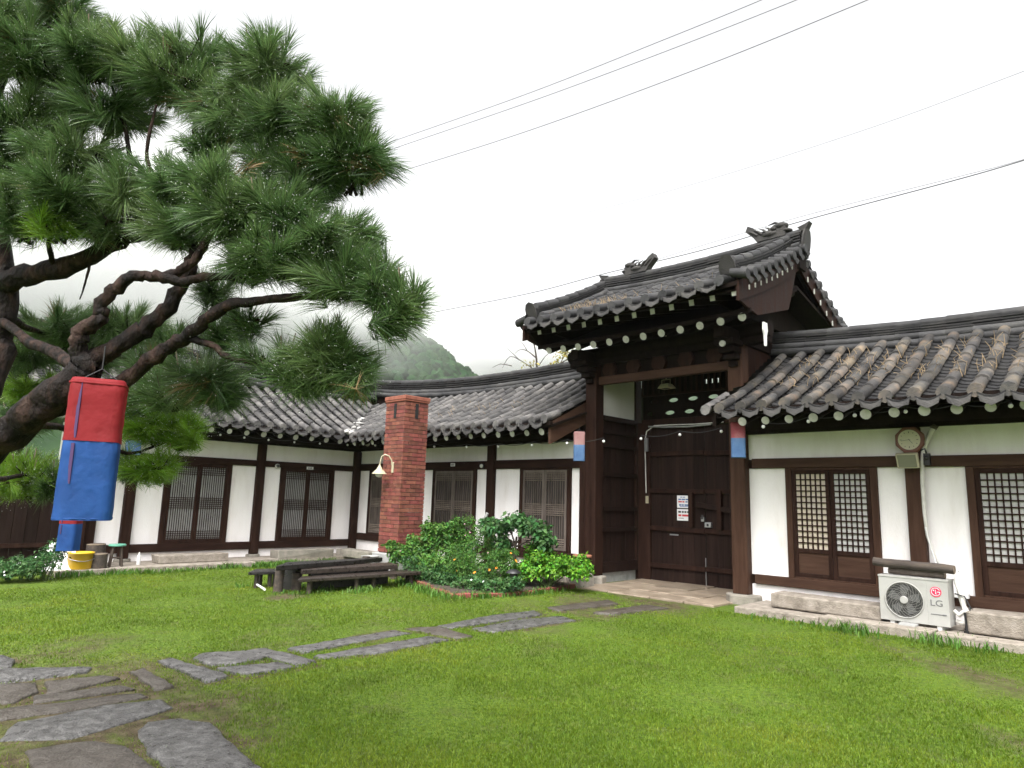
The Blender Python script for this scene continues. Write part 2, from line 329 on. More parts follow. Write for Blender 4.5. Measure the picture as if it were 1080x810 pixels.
def ridge(F, ua, ub, d, zb, parent, h=.2, courses=4, front=True, cmat=None, name='ridge', w=.1, step=.33):
    """stacked flat ridge tiles with round cover courses; zb(u) is the height of its foot"""
    n = max(2, int(abs(ub-ua)/step)); A = MB(F); B = MB(F); D_ = MB(F)
    for k in range(n):
        u0, u1 = ua+(ub-ua)*k/n, ua+(ub-ua)*(k+1)/n
        def seg(dc, dz0, r, full=False, m=8):
            P = []; jz = R.uniform(-.006, .006)
            for (u, rr) in ((u0, r), (u1+.012, r*.93)):
                for q in range(m):
                    t = 2*PI*q/m; P.append((u, dc+rr*math.cos(t), zb(u)+dz0+rr*math.sin(t)+jz))
            A.add(P, [(q, (q+1) % m, m+(q+1) % m, m+q) for q in range(m)], True); A.add(P[:m], [list(range(m))]); A.add(P[m:], [list(range(m))])
        if front:
            seg(d-.17, .00, .075); seg(d-.12, .10, .072)
            seg(d+.17, .00, .075)
        z = .15 if front else .02
        for c in range(courses):
            jw = R.uniform(-.012, .012); jz = R.uniform(-.003, .003); ww = w - .002*c + jw
            P = [(u0, d-ww, zb(u0)+z+jz), (u1, d-ww, zb(u1)+z+jz), (u1, d+ww, zb(u1)+z+jz), (u0, d+ww, zb(u0)+z+jz)]
            B.hexa(P + [(a, b, zz+.027) for a, b, zz in P]); z += h/courses
            P2 = [(u0, d-ww+.045, zb(u0)+z-h/courses+.02), (u1, d-ww+.03, zb(u1)+z-h/courses+.02), (u1, d+ww-.03, zb(u1)+z-h/courses+.02), (u0, d+ww-.03, zb(u0)+z-h/courses+.02)]
            D_.hexa(P2 + [(a, b, zz+h/courses-.018) for a, b, zz in P2])
        seg(d, z+.015, .078)
        P = [(u0, d-.13, zb(u0)-.30), (u1, d-.13, zb(u1)-.30), (u1, d+.13, zb(u1)-.30), (u0, d+.13, zb(u0)-.30)]; D_.hexa(P+[(a, b, q+.44) for a, b, q in P])
    o = B.build(name, tile_dark, parent); A.build('round_ridge_tiles', cmat or tile_grey, o); D_.build('mud_bed', wood_eave, o); return o  # dark filler draws the lines between tile courses and closes the ridge foot
def end_tile(mb, F, pts_center, wdt, hgt, facing, lean=.06):
    """upright rounded end plate (facing is a unit vector along u or d)"""
    cx, cy, cz = pts_center; fx, fy = facing; sx, sy = -fy, fx; P = []
    for s, z in ((-.5, 0), (.5, 0), (.55, .3), (.52, .62), (.36, .88), (0, 1.0), (-.36, .88), (-.52, .62), (-.55, .3)):
        P.append((cx+sx*s*wdt+fx*lean*z, cy+sy*s*wdt+fy*lean*z, cz+z*hgt))
    mb.prism(P, (fx*.03, fy*.03, 0))
    P2 = [((p[0]-cx)*.72+cx+fx*.031, (p[1]-cy)*.72+cy+fy*.031, (p[2]-cz-.1*hgt)*.72+cz+.14*hgt) for p in P]
    mb.prism(P2, (fx*.012, fy*.012, 0))

# ================================================================ walls, doors
def lattice_leaf(F, u0, u1, z0, z1, d, kind, name, parent, back, wood):
    """one door leaf: stiles and rails; lattice, paper behind it"""
    fr = MB(F); la = MB(F); pa = MB(F); ho = MB(F); s = .055; lo = z0
    fr.box(u0, u0+s, d-.035, d+.01, z0, z1); fr.box(u1-s, u1, d-.035, d+.01, z0, z1)
    fr.box(u0+s, u1-s, d-.033, d+.008, z1-s, z1); fr.box(u0+s, u1-s, d-.033, d+.008, z0, z0+s)
    if kind == 'grid':
        lo = z0+.40; fr.box(u0+s, u1-s, d-.032, d+.008, lo-.06, lo)
        pa2 = MB(F); pa2.box(u0+s, u1-s, d-.006, d+.006, z0+s, lo-.06); pa2.build('lower_panel', wood_redbeam, None) if False else None
        nu, nz = 6, 13
        for i in range(1, nu): u = u0+s+(u1-u0-2*s)*i/nu; la.box(u-.008, u+.008, d-.026, d-.003, lo, z1-s)
        for i in range(1, nz): z = lo+(z1-s-lo)*i/nz; la.box(u0+s, u1-s, d-.0245, d-.0035, z-.008, z+.008)
    else:
        nu = 11 if kind == 'fine' else 8; t = .0055 if kind == 'fine' else .006
        for i in range(1, nu): u = u0+s+(u1-u0-2*s)*i/nu; la.box(u-t, u+t, d-.026, d-.004, z0+s, z1-s)
        H = z1-z0-2*s
        for a, b, n in ((.0, .12, 4), (.41, .58, 6), (.88, 1.0, 4)):
            for i in range(n): z = z0+s+H*(a+(b-a)*(i+.5)/n); (la if kind == 'fine' else ho).box(u0+s, u1-s, d-.031, d-.0265, z-(.0065 if kind == 'fine' else .011), z+(.0065 if kind == 'fine' else .011))
    leaf = fr.build(name, wood, parent, bevel=.004)
    if ho.v: ho.build('lattice_slat', lattice_pale, leaf)
    la.build('lattice', wood, leaf)
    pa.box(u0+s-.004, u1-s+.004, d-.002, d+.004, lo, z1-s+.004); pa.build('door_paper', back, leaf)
    if kind == 'grid':
        q = MB(F); q.box(u0+s, u1-s, d-.012, d+.002, z0+s, lo-.06); q.build('lower_panel', wood_redbeam, leaf)
    return leaf
def ring(F, u, z, d, r, leaf):
    m = MB(F); m.tube([(u+r*math.cos(a), d-.012, z-r+r*math.sin(a)) for a in np.linspace(.5*PI, 2.45*PI, 10)], .005, 5); m.ball((u, d, z), .014, 6, 4); m.build('handle', black, leaf)
def bay(F, house, cols, doors, zl, zu, zt, wd, wb, zg, wallmat=plaster, colw=.2, ends=(None, None), dl=None):
    """a run of wall between the first and last column: wall, beams, frames, columns, doors"""
    a, b = cols[0], cols[-1]
    w = MB(F); seg = []
    cuts = sorted(doors)
    def wall(u0, u1, z0, z1): w.box(u0, u1, .03, .16, z0, z1)
    wall(a, b, zu[1], zt); wall(a, b, zg-.3, zl[0])
    x = a
    for (u0, u1, *_r) in cuts: wall(x, u0-.09, zl[1], zu[0]); x = u1+.09
    wall(x, b, zl[1], zu[0])
    wo = w.build('wall', wallmat, house)
    up = MB(F); lw = MB(F); pl = MB(F)
    for i in range(len(cols)-1):
        u0, u1 = cols[i]+colw/2, cols[i+1]-colw/2; j = R.uniform(-.01, .01)
        up.box(u0, u1, -.03, .12, zu[0]+j*.5, zu[1]+j); lw.box(u0, u1, -.032, .12, zl[0]+j, zl[1]+j*.5)
    up.build('upper_beam', wb, house, bevel=.008); lw.build('lower_beam', wb, house, bevel=.008)
    # plate under the rafters
    pl.tube([(a-.1, .02, zt+.13), (b+.1, .02, zt+.13)], .13, 10); pl.box(a-.08, b+.08, -.05, .1, zt-.03, zt+.06)
    pl.build('wall_plate', wood_eave, house)
    for c in cols[:]:
        if c in (dl or ()): continue
        m = MB(F); m.box(c-colw/2, c+colw/2, -.07, .13, zg+.08, zt-.03)
        co = m.build('column', wd, house, bevel=.018)
        m = MB(F); k = [(c+(colw*.85+R.uniform(-.02, .02))*math.cos(t), -.0+(colw*.85+R.uniform(-.02, .02))*math.sin(t)) for t in np.linspace(0, 2*PI, 8)[:-1]]
        m.prism([(x_, y_, zg-.12) for x_, y_ in k], (0, 0, .2)); m.build('footing_stone', granite, co, bevel=.02)
    for (u0, u1, kind, back, wood) in cuts:
        fr = MB(F)
        fr.box(u0-.09, u0, -.02, .1, zl[1], zu[0]); fr.box(u1, u1+.09, -.02, .1, zl[1], zu[0])
        fr.box(u0, u1, -.018, .1, zu[0]-.03, zu[0]-.001); fr.box(u0, u1, -.018, .1, zl[1]+.001, zl[1]+.03)
        dk = MB(F); f = fr.build('door_frame', wd, house, bevel=.006)
        um = (u0+u1)/2
        l1 = lattice_leaf(F, u0+.004, um-.003, zl[1]+.032, zu[0]-.032, .02, kind, 'door_leaf', f, back[0], wood)
        l2 = lattice_leaf(F, um+.003, u1-.004, zl[1]+.032, zu[0]-.032, .02, kind, 'door_leaf', f, back[1], wood)
    return wo
def fix_depth(): pass
def rafters(F, us, house, zr, DE, slope=.35, r=.063, zt=2.6, name='rafter'):
    for u in us:
        m = MB(F); e = R.uniform(-.02, .02); rr = r*R.uniform(.9, 1.08)
        m.tube([(u, DE+.04+e, zr-.02), (u+R.uniform(-.02, .02), .12, zr+slope*(0.12-DE-.1))], rr, 12)
        o = m.build(name, wood_eave, house)
        m = MB(F); n = 14; c = (u, DE+.04+e-.003, zr-.02)
        cs, sn = 1/math.hypot(1, slope), slope/math.hypot(1, slope); P = [(c[0]+rr*.97*math.cos(2*PI*k/n), c[1]-.003-rr*.97*math.sin(2*PI*k/n)*sn, c[2]-.001+rr*.97*math.sin(2*PI*k/n)*cs) for k in range(n)]; m.add(P, [list(range(n))], False)
        m.build('painted_end', rafter_end, o)
def soffit(F, u0, u1, DE, zr, house, vs=lambda u: 0, slope=.35):
    m = MB(F); n = 20
    for k in range(n):
        a, b = u0+(u1-u0)*k/n, u0+(u1-u0)*(k+1)/n; s = vs((a+b)/2)
        d0 = DE+.02+s
        if d0 > .1: continue
        z = lambda d: zr+.075+slope*(d-DE-.1)
        m.hexa([(a, d0, z(d0)), (b, d0, z(d0)), (b, .2, z(.2)), (a, .2, z(.2)), (a, d0, z(d0)+.05), (b, d0, z(d0)+.05), (b, .2, z(.2)+.03), (a, .2, z(.2)+.03)])
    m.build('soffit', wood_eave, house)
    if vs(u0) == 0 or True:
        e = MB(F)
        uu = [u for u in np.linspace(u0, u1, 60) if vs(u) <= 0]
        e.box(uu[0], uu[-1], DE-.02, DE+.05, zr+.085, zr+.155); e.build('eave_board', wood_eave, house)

DE = -1.15
# ---- middle range, along the long facade, up to the gate
def vs_mid(u): return max(0.0, -14.45-u)
def vs_west(u): return max(0.0, u-9.05)
mid = thing('hanok_house', (-11.8, YF, 0), 'white house range with grey tiled roof between the chimney and the gate', 'house')
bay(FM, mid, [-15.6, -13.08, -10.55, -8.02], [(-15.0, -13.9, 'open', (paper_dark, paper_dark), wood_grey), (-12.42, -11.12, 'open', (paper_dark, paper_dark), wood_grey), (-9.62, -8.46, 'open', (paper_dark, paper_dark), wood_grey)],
    (.30, .47), (2.06, 2.24), 2.60, wood_dark, wood_beam, 0.0, dl=(-15.6,))
us = [-8.02 - SP*i for i in range(29)][::-1]
liftm = lambda u: .05*max(0, (u+9.6)/1.8)**2
tile_roof(FM, us, vs_mid, 2.45, DE, 2.79, mid, lift=liftm, cmat=tile_pale)
ridge(FM, -17.0, -8.0, 1.32, lambda u: 4.02+.012*(u+11.5)**2*(1 if u < -11.5 else .55), mid, h=.22, courses=4)
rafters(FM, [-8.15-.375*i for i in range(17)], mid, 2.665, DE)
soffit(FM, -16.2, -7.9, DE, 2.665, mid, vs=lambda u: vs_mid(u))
m = MB(FM); m.hexa([(-8.0, DE+.05, 2.42), (-7.95, DE+.05, 2.42), (-7.95, 1.3, 3.52), (-8.0, 1.3, 3.52), (-8.0, DE+.05, 2.80), (-7.95, DE+.05, 2.80), (-7.95, 1.3, 3.95), (-8.0, 1.3, 3.95)]); m.build('bargeboard', wood_redbeam, mid)
m = MB(FM); m.box(-15.5, -8.0, 2.7, 2.85, -.1, 2.9); m.build('rear_wall', plaster, mid)
m = MB(FM); m.hexa([(-17, 1.35, 3.92), (-7.95, 1.35, 3.92), (-7.95, 3.8, 2.75), (-17, 3.8, 2.75), (-17, 1.35, 4.0), (-7.95, 1.35, 4.0), (-7.95, 3.8, 2.83), (-17, 3.8, 2.83)]); m.build('rear_roof', tile_dark, mid)
# ---- west wing
west = thing('hanok_house', (XW, 7, 0), 'white house wing behind the pine with two pale-papered lattice doors, grey tiled roof', 'house')
bay(FW, west, [4.06, 4.72, 7.48, 10.12], [(5.46, 6.72, 'fine', (paper_grey, paper_grey), wood_dark), (8.09, 9.38, 'fine', (paper_grey, paper_grey), wood_dark)],
    (.13, .30), (2.03, 2.17), 2.58, wood_dark, wood_beam, -.06)
us = [2.75 + SP*i for i in range(29)]
liftw = lambda u: .06*max(0, (8.0-u)/3)**2
tile_roof(FW, us, vs_west, 2.45, DE, 2.86, west, lift=liftw, cmat=tile_pale)
ridge(FW, 2.6, 11.75, 1.32, lambda u: 4.10+.028*max(-2.9, min(2.9, u-9.0))**2+.03*max(0, 6.1-u), west, h=.24, courses=4)
rafters(FW, [3.1+.386*i for i in range(18)], west, 2.715, DE)
soffit(FW, 2.7, 10.7, DE, 2.715, west, vs=lambda u: vs_west(u))
m = MB(FW); m.box(4.0, 12.9, 2.7, 2.85, -.2, 2.9); m.box(4.0, 4.1, .16, 2.7, -.2, 3.2); m.build('rear_wall', plaster, west)
m = MB(FW); m.hexa([(2.7, 1.35, 4.0), (13.2, 1.35, 4.0), (13.2, 3.8, 2.8), (2.7, 3.8, 2.8), (2.7, 1.35, 4.08), (13.2, 1.35, 4.08), (13.2, 3.8, 2.88), (2.7, 3.8, 2.88)]); m.build('rear_roof', tile_dark, west)
# valley with pale mortar, where the two roofs meet (belongs to the wing)
m = MB()
for k in range(90):
    t = R.uniform(.02, 1.15)**1.1; j = R.gauss(0, .10)
    m.ball((-14.45-t+j, 9.05+t+j*R.uniform(-1, 1)+R.gauss(0, .05), zroof(t, 2.84)+R.uniform(.0, .10)), (R.uniform(.04, .09), R.uniform(.04, .09), R.uniform(.025, .05)), 6, 4)
m.build('valley_mortar', mat('lime_valley_mortar', [(.22,.21,.20), (.42,.41,.39), (.56,.55,.53)], 14, .9, .5, 50, island=.3), west)
# ---- east range, right of the gate
east = thing('hanok_house', (-2.5, YF, 0), 'white house right of the gate with square lattice doors and a wall clock', 'house')
bay(FM, east, [-4.86, -2.535, -.1, 2.3], [(-4.16, -3.08, 'grid', (paper_glow, paper), wood_dark), (-1.87, -.76, 'grid', (paper, paper), wood_dark), (.5, 1.6, 'grid', (paper, paper), wood_dark)],
    (.29, .43), (2.015, 2.155), 2.57, wood_red, wood_redbeam, 0.0, dl=(-4.86,))
us = [-4.66 + SP*i for i in range(25)]
lifte = lambda u: -.03*max(0, (u+2.8)/2)
tile_roof(FM, us, lambda u: 0, 2.45, DE, 2.78, east, lift=lifte, cmat=tile_tan)
ridge(FM, -5.0, 2.8, 1.30, lambda u: 3.90+.0125*(u+1.36)**2*(1 if u < -1.36 else .4), east, h=.16, courses=4)
rafters(FM, [-4.36+.322*i for i in range(22)], east, 2.63, DE)
soffit(FM, -4.75, 2.7, DE, 2.63, east)
# left verge: stepped tile edge, bargeboard
V = MB(FM); V2 = MB(FM)
for k in range(16):
    v = .12+k*.15; z = zroof(v, 2.80)
    P = []
    for (u, dz) in ((-4.93, -.02), (-4.66, .02)):
        for q in range(5):
            s = q/2-1; P.append((u, DE+v+s*.11, z+dz+.0-.03*(1-s*s)+.02*k*0))
    V.add(P+[(a, b, c+.022) for a, b, c in P], [(q, q+1, 6+q, 5+q) for q in range(4)]+[(10+q, 15+q, 16+q, 11+q) for q in range(4)]+[(q, 10+q, 11+q, q+1) for q in range(4)])
for va, vb in ((-.03, .30), (.30, .62)): half_tube(V2, -4.90, va, vb, zroof(va, 2.8)+.02, zroof(vb, 2.8)+.02, .08, .075, DE, full=True)
V.build('verge_tiles', tile_end, east); V2.build('verge_cover_tiles', tile_pale, east)
m = MB(FM); m.hexa([(-4.86, DE+.1, 2.58), (-4.80, DE+.1, 2.58), (-4.80, 1.3, 3.58), (-4.86, 1.3, 3.58), (-4.86, DE+.1, 2.78), (-4.80, DE+.1, 2.78), (-4.80, 1.3, 3.92), (-4.86, 1.3, 3.92)]); m.build('bargeboard', wood_eave, east)
m = MB(FM); m.box(-4.8, 2.4, 2.7, 2.85, -.1, 2.9); m.box(2.3, 2.42, .16, 2.7, -.1, 3.2); m.build('rear_wall', plaster, east)
m = MB(FM); m.hexa([(-4.9, 1.33, 3.9), (2.8, 1.33, 3.9), (2.8, 3.8, 2.75), (-4.9, 3.8, 2.75), (-4.9, 1.33, 3.98), (2.8, 1.33, 3.98), (2.8, 3.8, 2.83), (-4.9, 3.8, 2.83)]); m.build('rear_roof', tile_dark, east)

# ---- the gate
gate = thing('gate_house', (-6.4, 11.2, 0), 'tall wooden gatehouse with closed dark plank doors under its own raised tiled roof', 'gatehouse')
YG = 11.5
for cx in (-7.82, -4.95):
    m = MB(); m.box(cx-.125, cx+.125, YF-.125, YF+.125, .12, 4.0); c = m.build('column', wood_red if cx > -6 else wood_dark, gate, bevel=.02)
    m = MB(); k = [(cx+(.27+R.uniform(-.04, .04))*math.cos(t), YF+(.25+R.uniform(-.04, .04))*math.sin(t)) for t in np.linspace(.3, 2*PI+.3, 9)[:-1]]
    m.prism([(x, y, -.1) for x, y in k], (0, 0, .23)); m.build('footing_stone', granite, c, bevel=.03)
    m = MB(); m.box(cx-.1, cx+.1, 12.3, 12.5, 0, 4.0); m.box(cx-.1, cx+.1, YG-.08, YG+.12, -.06, 4.0); m.build('rear_column', wood_dark, gate, bevel=.015)
m = MB(); m.box(-7.69, -5.08, YF-.06, YF+.06, 3.60, 3.75); m.build('lintel', wood_redbeam, gate, bevel=.01)
m = MB(); m.box(-7.9, -4.85, YF+.02, YF+.08, 3.75, 4.15); m.build('frieze_board', wood_eave, gate)
for i in range(5):
    m = MB(); u = -7.45+i*.53; m.prism([(u-.10, YF-.07, 3.755), (u+.10, YF-.07, 3.755), (u+.15, YF-.07, 3.86), (u+.10, YF-.07, 3.98), (u-.10, YF-.07, 3.98), (u-.15, YF-.07, 3.86)], (0, .08, 0)); m.build('spacer_block', wood_dark, gate)
m = MB(); m.box(-8.35, -4.42, YF-.10, YF+.10, 3.98, 4.08); m.tube([(-8.4, YF, 4.2), (-4.4, YF, 4.2)], .13, 12); m.build('purlin', wood_eave, gate)
for cx in (-7.82, -4.95):          # beam heads and brackets over the columns
    m = MB()
    for k, (e, z) in enumerate(((.20, 3.62), (.30, 3.72), (.40, 3.82), (.48, 3.93))): m.box(cx-.07-.03*k, cx+.07+.03*k, YF-e, YF-.126, z, z+.085)
    m.box(cx-.09, cx+.09, YF-.62, YF+2.3, 4.02, 4.2)
    m.build('bracket', wood_eave, gate, bevel=.01)
m = MB(); m.tube([(-4.95, YF-.49, 3.93), (-4.95, YF-.52, 3.93)], .05, 10); m.build('painted_bracket_end', rafter_end, gate)
ZG = 4.60
def zgate(v, z0): return z0+.36*v+.045*v*v
DG = -1.30; VG = 2.35
us = [-8.36+.317*i for i in range(13)]
liftg = lambda u: .045*((u+6.45)/2)**2
grf = tile_roof(FM, us, lambda u: 0, VG, DG, ZG-.02, gate, lift=liftg, zf=zgate)
FB = Frame(lambda u, d, z: (u, 2*11.25-(YF+d), z), True)      # the same roof mirrored to the street side
tile_roof(FB, us, lambda u: 0, VG, DG, ZG-.02, gate, lift=liftg, zf=zgate, name='rear_roof')
zr_ = lambda u: 5.60+.022*(u+6.3)**2
gr = ridge(FM, -8.35, -4.25, 1.05, zr_, gate, h=.20, courses=4)
# verge ridges going down the gable edges, short tiles that point outwards, gable boards
for side, ue in ((-1, -8.5), (1, -4.36)):
    for FF in (FM, FB):
        A = MB(FF); B = MB(FF); C = MB(FF); n = 7
        uu = ue-side*.12
        for k in range(n):
            va, vb = .18+(VG-.25)*k/n, .18+(VG-.25)*(k+1)/n
            za, zb = zgate(va, ZG)+.10+liftg(ue), zgate(vb, ZG)+.10+liftg(ue)
            for c in range(4):
                w = .11+R.uniform(-.01, .01); z = c*.042
                P = [(uu-w, DG+va, za+z), (uu+w, DG+va, za+z), (uu+w, DG+vb, zb+z), (uu-w, DG+vb, zb+z)]; B.hexa(P+[(a, b, q+.024) for a, b, q in P])
                P = [(uu-w+.03, DG+va, za+z-.02), (uu+w-.03, DG+va, za+z-.02), (uu+w-.03, DG+vb, zb+z-.02), (uu-w+.03, DG+vb, zb+z-.02)]; B.hexa(P+[(a, b, q+.024) for a, b, q in P])
            half_tube(A, uu, va, vb+.02, za+.18, zb+.175, .085, .078, DG, full=True)
            half_tube(A, uu-side*.17, va, vb+.02, za-.01, zb-.012, .075, .07, DG, full=True)
        E_ = MB(FF); end_tile(E_, FF, (uu, DG+.13, zgate(.16, ZG)+.1), .23, .29, (0, -1), .10)
        for k in range(10):                      # short outward tiles
            v = .06+k*.245; z = zgate(v, ZG)+liftg(ue)+.02; P = []; nn = 8
            for (u, r, dz) in ((ue+side*(.20 if FF is FM else .10), .078 if FF is FM else .06, -.035), (ue-side*.05, .07, .03)):
                for q in range(nn): a = 2*PI*q/nn; P.append((u, DG+v+r*math.cos(a), z+dz+.05+r*math.sin(a)))
            A.add(P, [(q, (q+1) % nn, nn+(q+1) % nn, nn+q) for q in range(nn)], True); A.add(P[:nn], [list(range(nn))])
            C.prism([(ue+side*(.17 if FF is FM else .08), DG+v+.122+s*.11, z-.01-t) for s, t in ((-1, 0), (-.45, .06), (0, .09), (.45, .06), (1, 0), (.5, -.02), (-.5, -.02))], (side*.015, 0, 0))
        o = B.build('verge_ridge', tile_dark, gate); A.build('round_verge_tiles', tile_grey, o); C.build('verge_drip_tiles', tile_end, o); E_.build('ridge_end_tile', tile_end, o)
        G = MB(FF)
        for k in range(8):
            va, vb = .05+VG*k/8, .05+VG*(k+1)/8; s0, s1 = sorted((ue+side*.02, ue+side*.06))
            za, zb = zgate(va, ZG)-.03+liftg(ue), zgate(vb, ZG)-.03+liftg(ue)
            G.hexa([(s0, DG+va, za-.30), (s1, DG+va, za-.30), (s1, DG+vb, zb-.30), (s0, DG+vb, zb-.30), (s0, DG+va, za), (s1, DG+va, za), (s1, DG+vb, zb), (s0, DG+vb, zb)])
        G.build('bargeboard', wood_dark, gate)
    m = MB(); s0, s1 = sorted((ue-side*.42, ue-side*.47)); m.prism([(s0, YF-.9, 4.45), (s0, 13.4, 4.45), (s0, 11.25, 5.55)], (s1-s0, 0, 0)); m.build('gable_board', wood_eave, gate)
# white painted fish-tail boards hanging at the right gable
m = MB()
for y, z, L in ((9.75, 4.17, .36),):
    m.prism([(-4.30, y-.06, z), (-4.30, y+.06, z), (-4.30, y+.07, z-.12), (-4.30, y+.035, z-.2), (-4.30, y+.02, z-L), (-4.30, y-.02, z-L), (-4.30, y-.035, z-.2), (-4.30, y-.07, z-.12)], (.025, 0, 0))
m.build('gable_pendant', white_pl, gate)
for i in range(9): m = MB(); m.box(-4.27, -4.255, 9.2+i*.2, 9.22+i*.2, zgate(.3+i*.2, ZG)-.16, zgate(.3+i*.2, ZG)-.09); m.build('painted_board_end', rafter_end, gate)
for i in range(7): m = MB(); m.box(-4.29, -4.275, 11.5+i*.27, 11.525+i*.27, zgate(2.2-i*.27, ZG)-.36, zgate(2.2-i*.27, ZG)-.27); m.build('painted_board_end', rafter_end, gate)
for ue in (-8.49, -4.39): m = MB(); m.prism([(ue, 9.0, 4.52), (ue, 9.36, 4.25), (ue, 11.2, 5.03), (ue, 11.2, 5.12), (ue, 9.0, 4.60)], (.04, 0, 0)); m.build('eave_end_board', wood_eave, gate)
m = MB(); m.box(-4.93, -4.90, YF+.13, YG+1.5, 2.0, 4.4); m.build('outer_board', wood_dark, gate)
for ue in (-4.36, -8.52):
    m = MB(); m.prism([(ue, 9.05, 4.50), (ue, 9.05, 4.36), (ue, 9.6, 4.26), (ue, 10.75, 4.60), (ue, 10.95, 4.98), (ue, 11.2, 5.5)], (.035, 0, 0)); m.build('gable_plank', wood_dark, gate)
# dragon-head ridge ornaments and ridge ends
def dragon(u, s):
    m = MB(Frame(lambda a, b, c: FM(u+(a-u)*1.45, 1.05+(b-1.05)*1.3, zr_(u)+.40+(c-zr_(u)-.40)*.98), False)); z = zr_(u)+.44; d = 1.05
    m.prism([(u-.19*s, d-.06, z-.04), (u+.16*s, d-.06, z-.04), (u+.20*s, d-.06, z+.05), (u+.30*s, d-.06, z+.20), (u+.27*s, d-.06, z+.30), (u+.20*s, d-.06, z+.24), (u+.12*s, d-.06, z+.13), (u+.02*s, d-.06, z+.12), (u-.06*s, d-.06, z+.2), (u-.15*s, d-.06, z+.21), (u-.2*s, d-.06, z+.12)], (0, .12, 0))
    m.ball((u-.13*s, d, z+.17), (.085, .09, .07)); m.ball((u-.05*s, d-.05, z+.13), .045); m.ball((u+.0*s, d, z+.06), (.12, .1, .07)); m.ball((u-.2*s, d, z+.06), (.06, .08, .04))
    for k in range(4): m.tube([(u-.03*s+.06*k*s, d-.06, z+.08), (u+.0*s+.07*k*s, d-.075, z+.15), (u+.05*s+.07*k*s, d-.06, z+.19)], [.02, .016, .005], 5)
    m.tube([(u-.12*s, d, z+.2), (u-.05*s, d, z+.27), (u+.03*s, d, z+.25)], [.025, .018, .006], 5)
    m.build('dragon_head', tile_end, gr)
dragon(-7.55, 1); dragon(-4.78, -1)
for u, s in ((-8.36, -1), (-4.22, 1)):
    m = MB(FM); end_tile(m, FM, (u, 1.05, zr_(u)+.02), .30, .40, (s, 0), .05)
    m.prism([(u, 1.05-.07, zr_(u)+.36), (u+.08*s, .97, zr_(u)+.40), (u+.13*s, .97, zr_(u)+.50), (u+.05*s, .97, zr_(u)+.47), (u-.08*s, .98, zr_(u)+.44)], (0, .14, 0)); m.build('ridge_end_tile', tile_end, gr)
# round rafters, square flying rafters, soffit
for i in range(12):
    u = -8.25+.345*i; l = liftg(u)
    m = MB(); m.tube([(u, 9.36, 4.16+l), (u, 11.2, 4.16+.45*1.84+l*.5)], .066, 12); o = m.build('rafter', wood_eave, gate)
    m = MB(); m.add([(u+.064*math.cos(2*PI*k/12), 9.353-.064*math.sin(2*PI*k/12)*.41, 4.158+l+.064*math.sin(2*PI*k/12)*.912) for k in range(12)], [list(range(12))]); m.build('painted_end', rafter_end, o)
    u += .05
    m = MB(); m.bar((u, 9.02, 4.44+l), (u, 10.1, 4.72+l), .085, .095); o = m.build('flying_rafter', wood_eave, gate)
    m = MB(); m.bar((u, 9.017, 4.44+l), (u, 9.0205, 4.4409+l), .081, .091); m.build('painted_end', rafter_end, o)
m = MB()
m.hexa([(-8.5, 9.0, 4.50), (-4.35, 9.0, 4.50), (-4.35, 10.2, 4.80), (-8.5, 10.2, 4.80), (-8.5, 9.0, 4.53), (-4.35, 9.0, 4.53), (-4.35, 10.2, 4.83), (-8.5, 10.2, 4.83)])
m.hexa([(-8.5, 9.33, 4.235), (-4.35, 9.33, 4.235), (-4.35, 11.2, 5.07), (-8.5, 11.2, 5.07), (-8.5, 9.33, 4.26), (-4.35, 9.33, 4.26), (-4.35, 11.2, 5.1), (-8.5, 11.2, 5.1)])
m.hexa([(-8.5, 13.5, 4.5), (-4.35, 13.5, 4.5), (-4.35, 11.2, 5.07), (-8.5, 11.2, 5.07), (-8.5, 13.5, 4.55), (-4.35, 13.5, 4.55), (-4.35, 11.2, 5.12), (-8.5, 11.2, 5.12)])
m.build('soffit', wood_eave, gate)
for y, z in ((8.94, 4.55), (9.34, 4.245)):
  m = MB()
  for k in range(14):
    a, b = -8.52+4.2*k/14, -8.52+4.2*(k+1)/14
    m.hexa([(a, y, z-.035+liftg(a)), (b, y, z-.035+liftg(b)), (b, y+.05, z-.035+liftg(b)), (a, y+.05, z-.035+liftg(a)), (a, y, z+.03+liftg(a)), (b, y, z+.03+liftg(b)), (b, y+.05, z+.03+liftg(b)), (a, y+.05, z+.03+liftg(a))])
  m.build('eave_board', wood_eave, gate)
# passage side walls
for sx, x in ((1, -7.70), (-1, -5.06)):
    m = MB(); xa, xb = sorted((x-sx*.04, x-sx*.12)); m.box(xa, xb, YF+.125, YG-.08, -.12, .22); o = m.build('side_base', concrete, gate)
    m = MB(); n = 7
    for k in range(n): y0, y1 = YF+.125+(YG-.2-YF)*k/n, YF+.125+(YG-.2-YF)*(k+1)/n-.004; e = R.uniform(-.004, .004); xa, xb = sorted((x-sx*.06+e, x-sx*.10)); m.box(xa, xb, y0, y1, .20, 2.98)
    xa, xb = sorted((x-sx*.0, x-sx*.08)); xa2, xb2 = sorted((x+sx*.012, x-sx*.08))
    for z in (.28, .90, 1.28, 1.92, 2.46, 2.72): m.box(xa, xb, YF+.13, YG-.09, z, z+.075)
    m.box(xa2, xb2, YF+.128, YG-.085, .17, .30); m.box(xa2, xb2, YF+.128, YG-.085, 2.96, 3.05)
    m.build('side_panelling', wood_door, gate)
    m = MB(); xa, xb = sorted((x-sx*.06, x-sx*.10)); m.box(xa, xb, YF+.13, YG-.08, 3.05, 3.98); m.build('side_plaster', plaster_dull, gate)
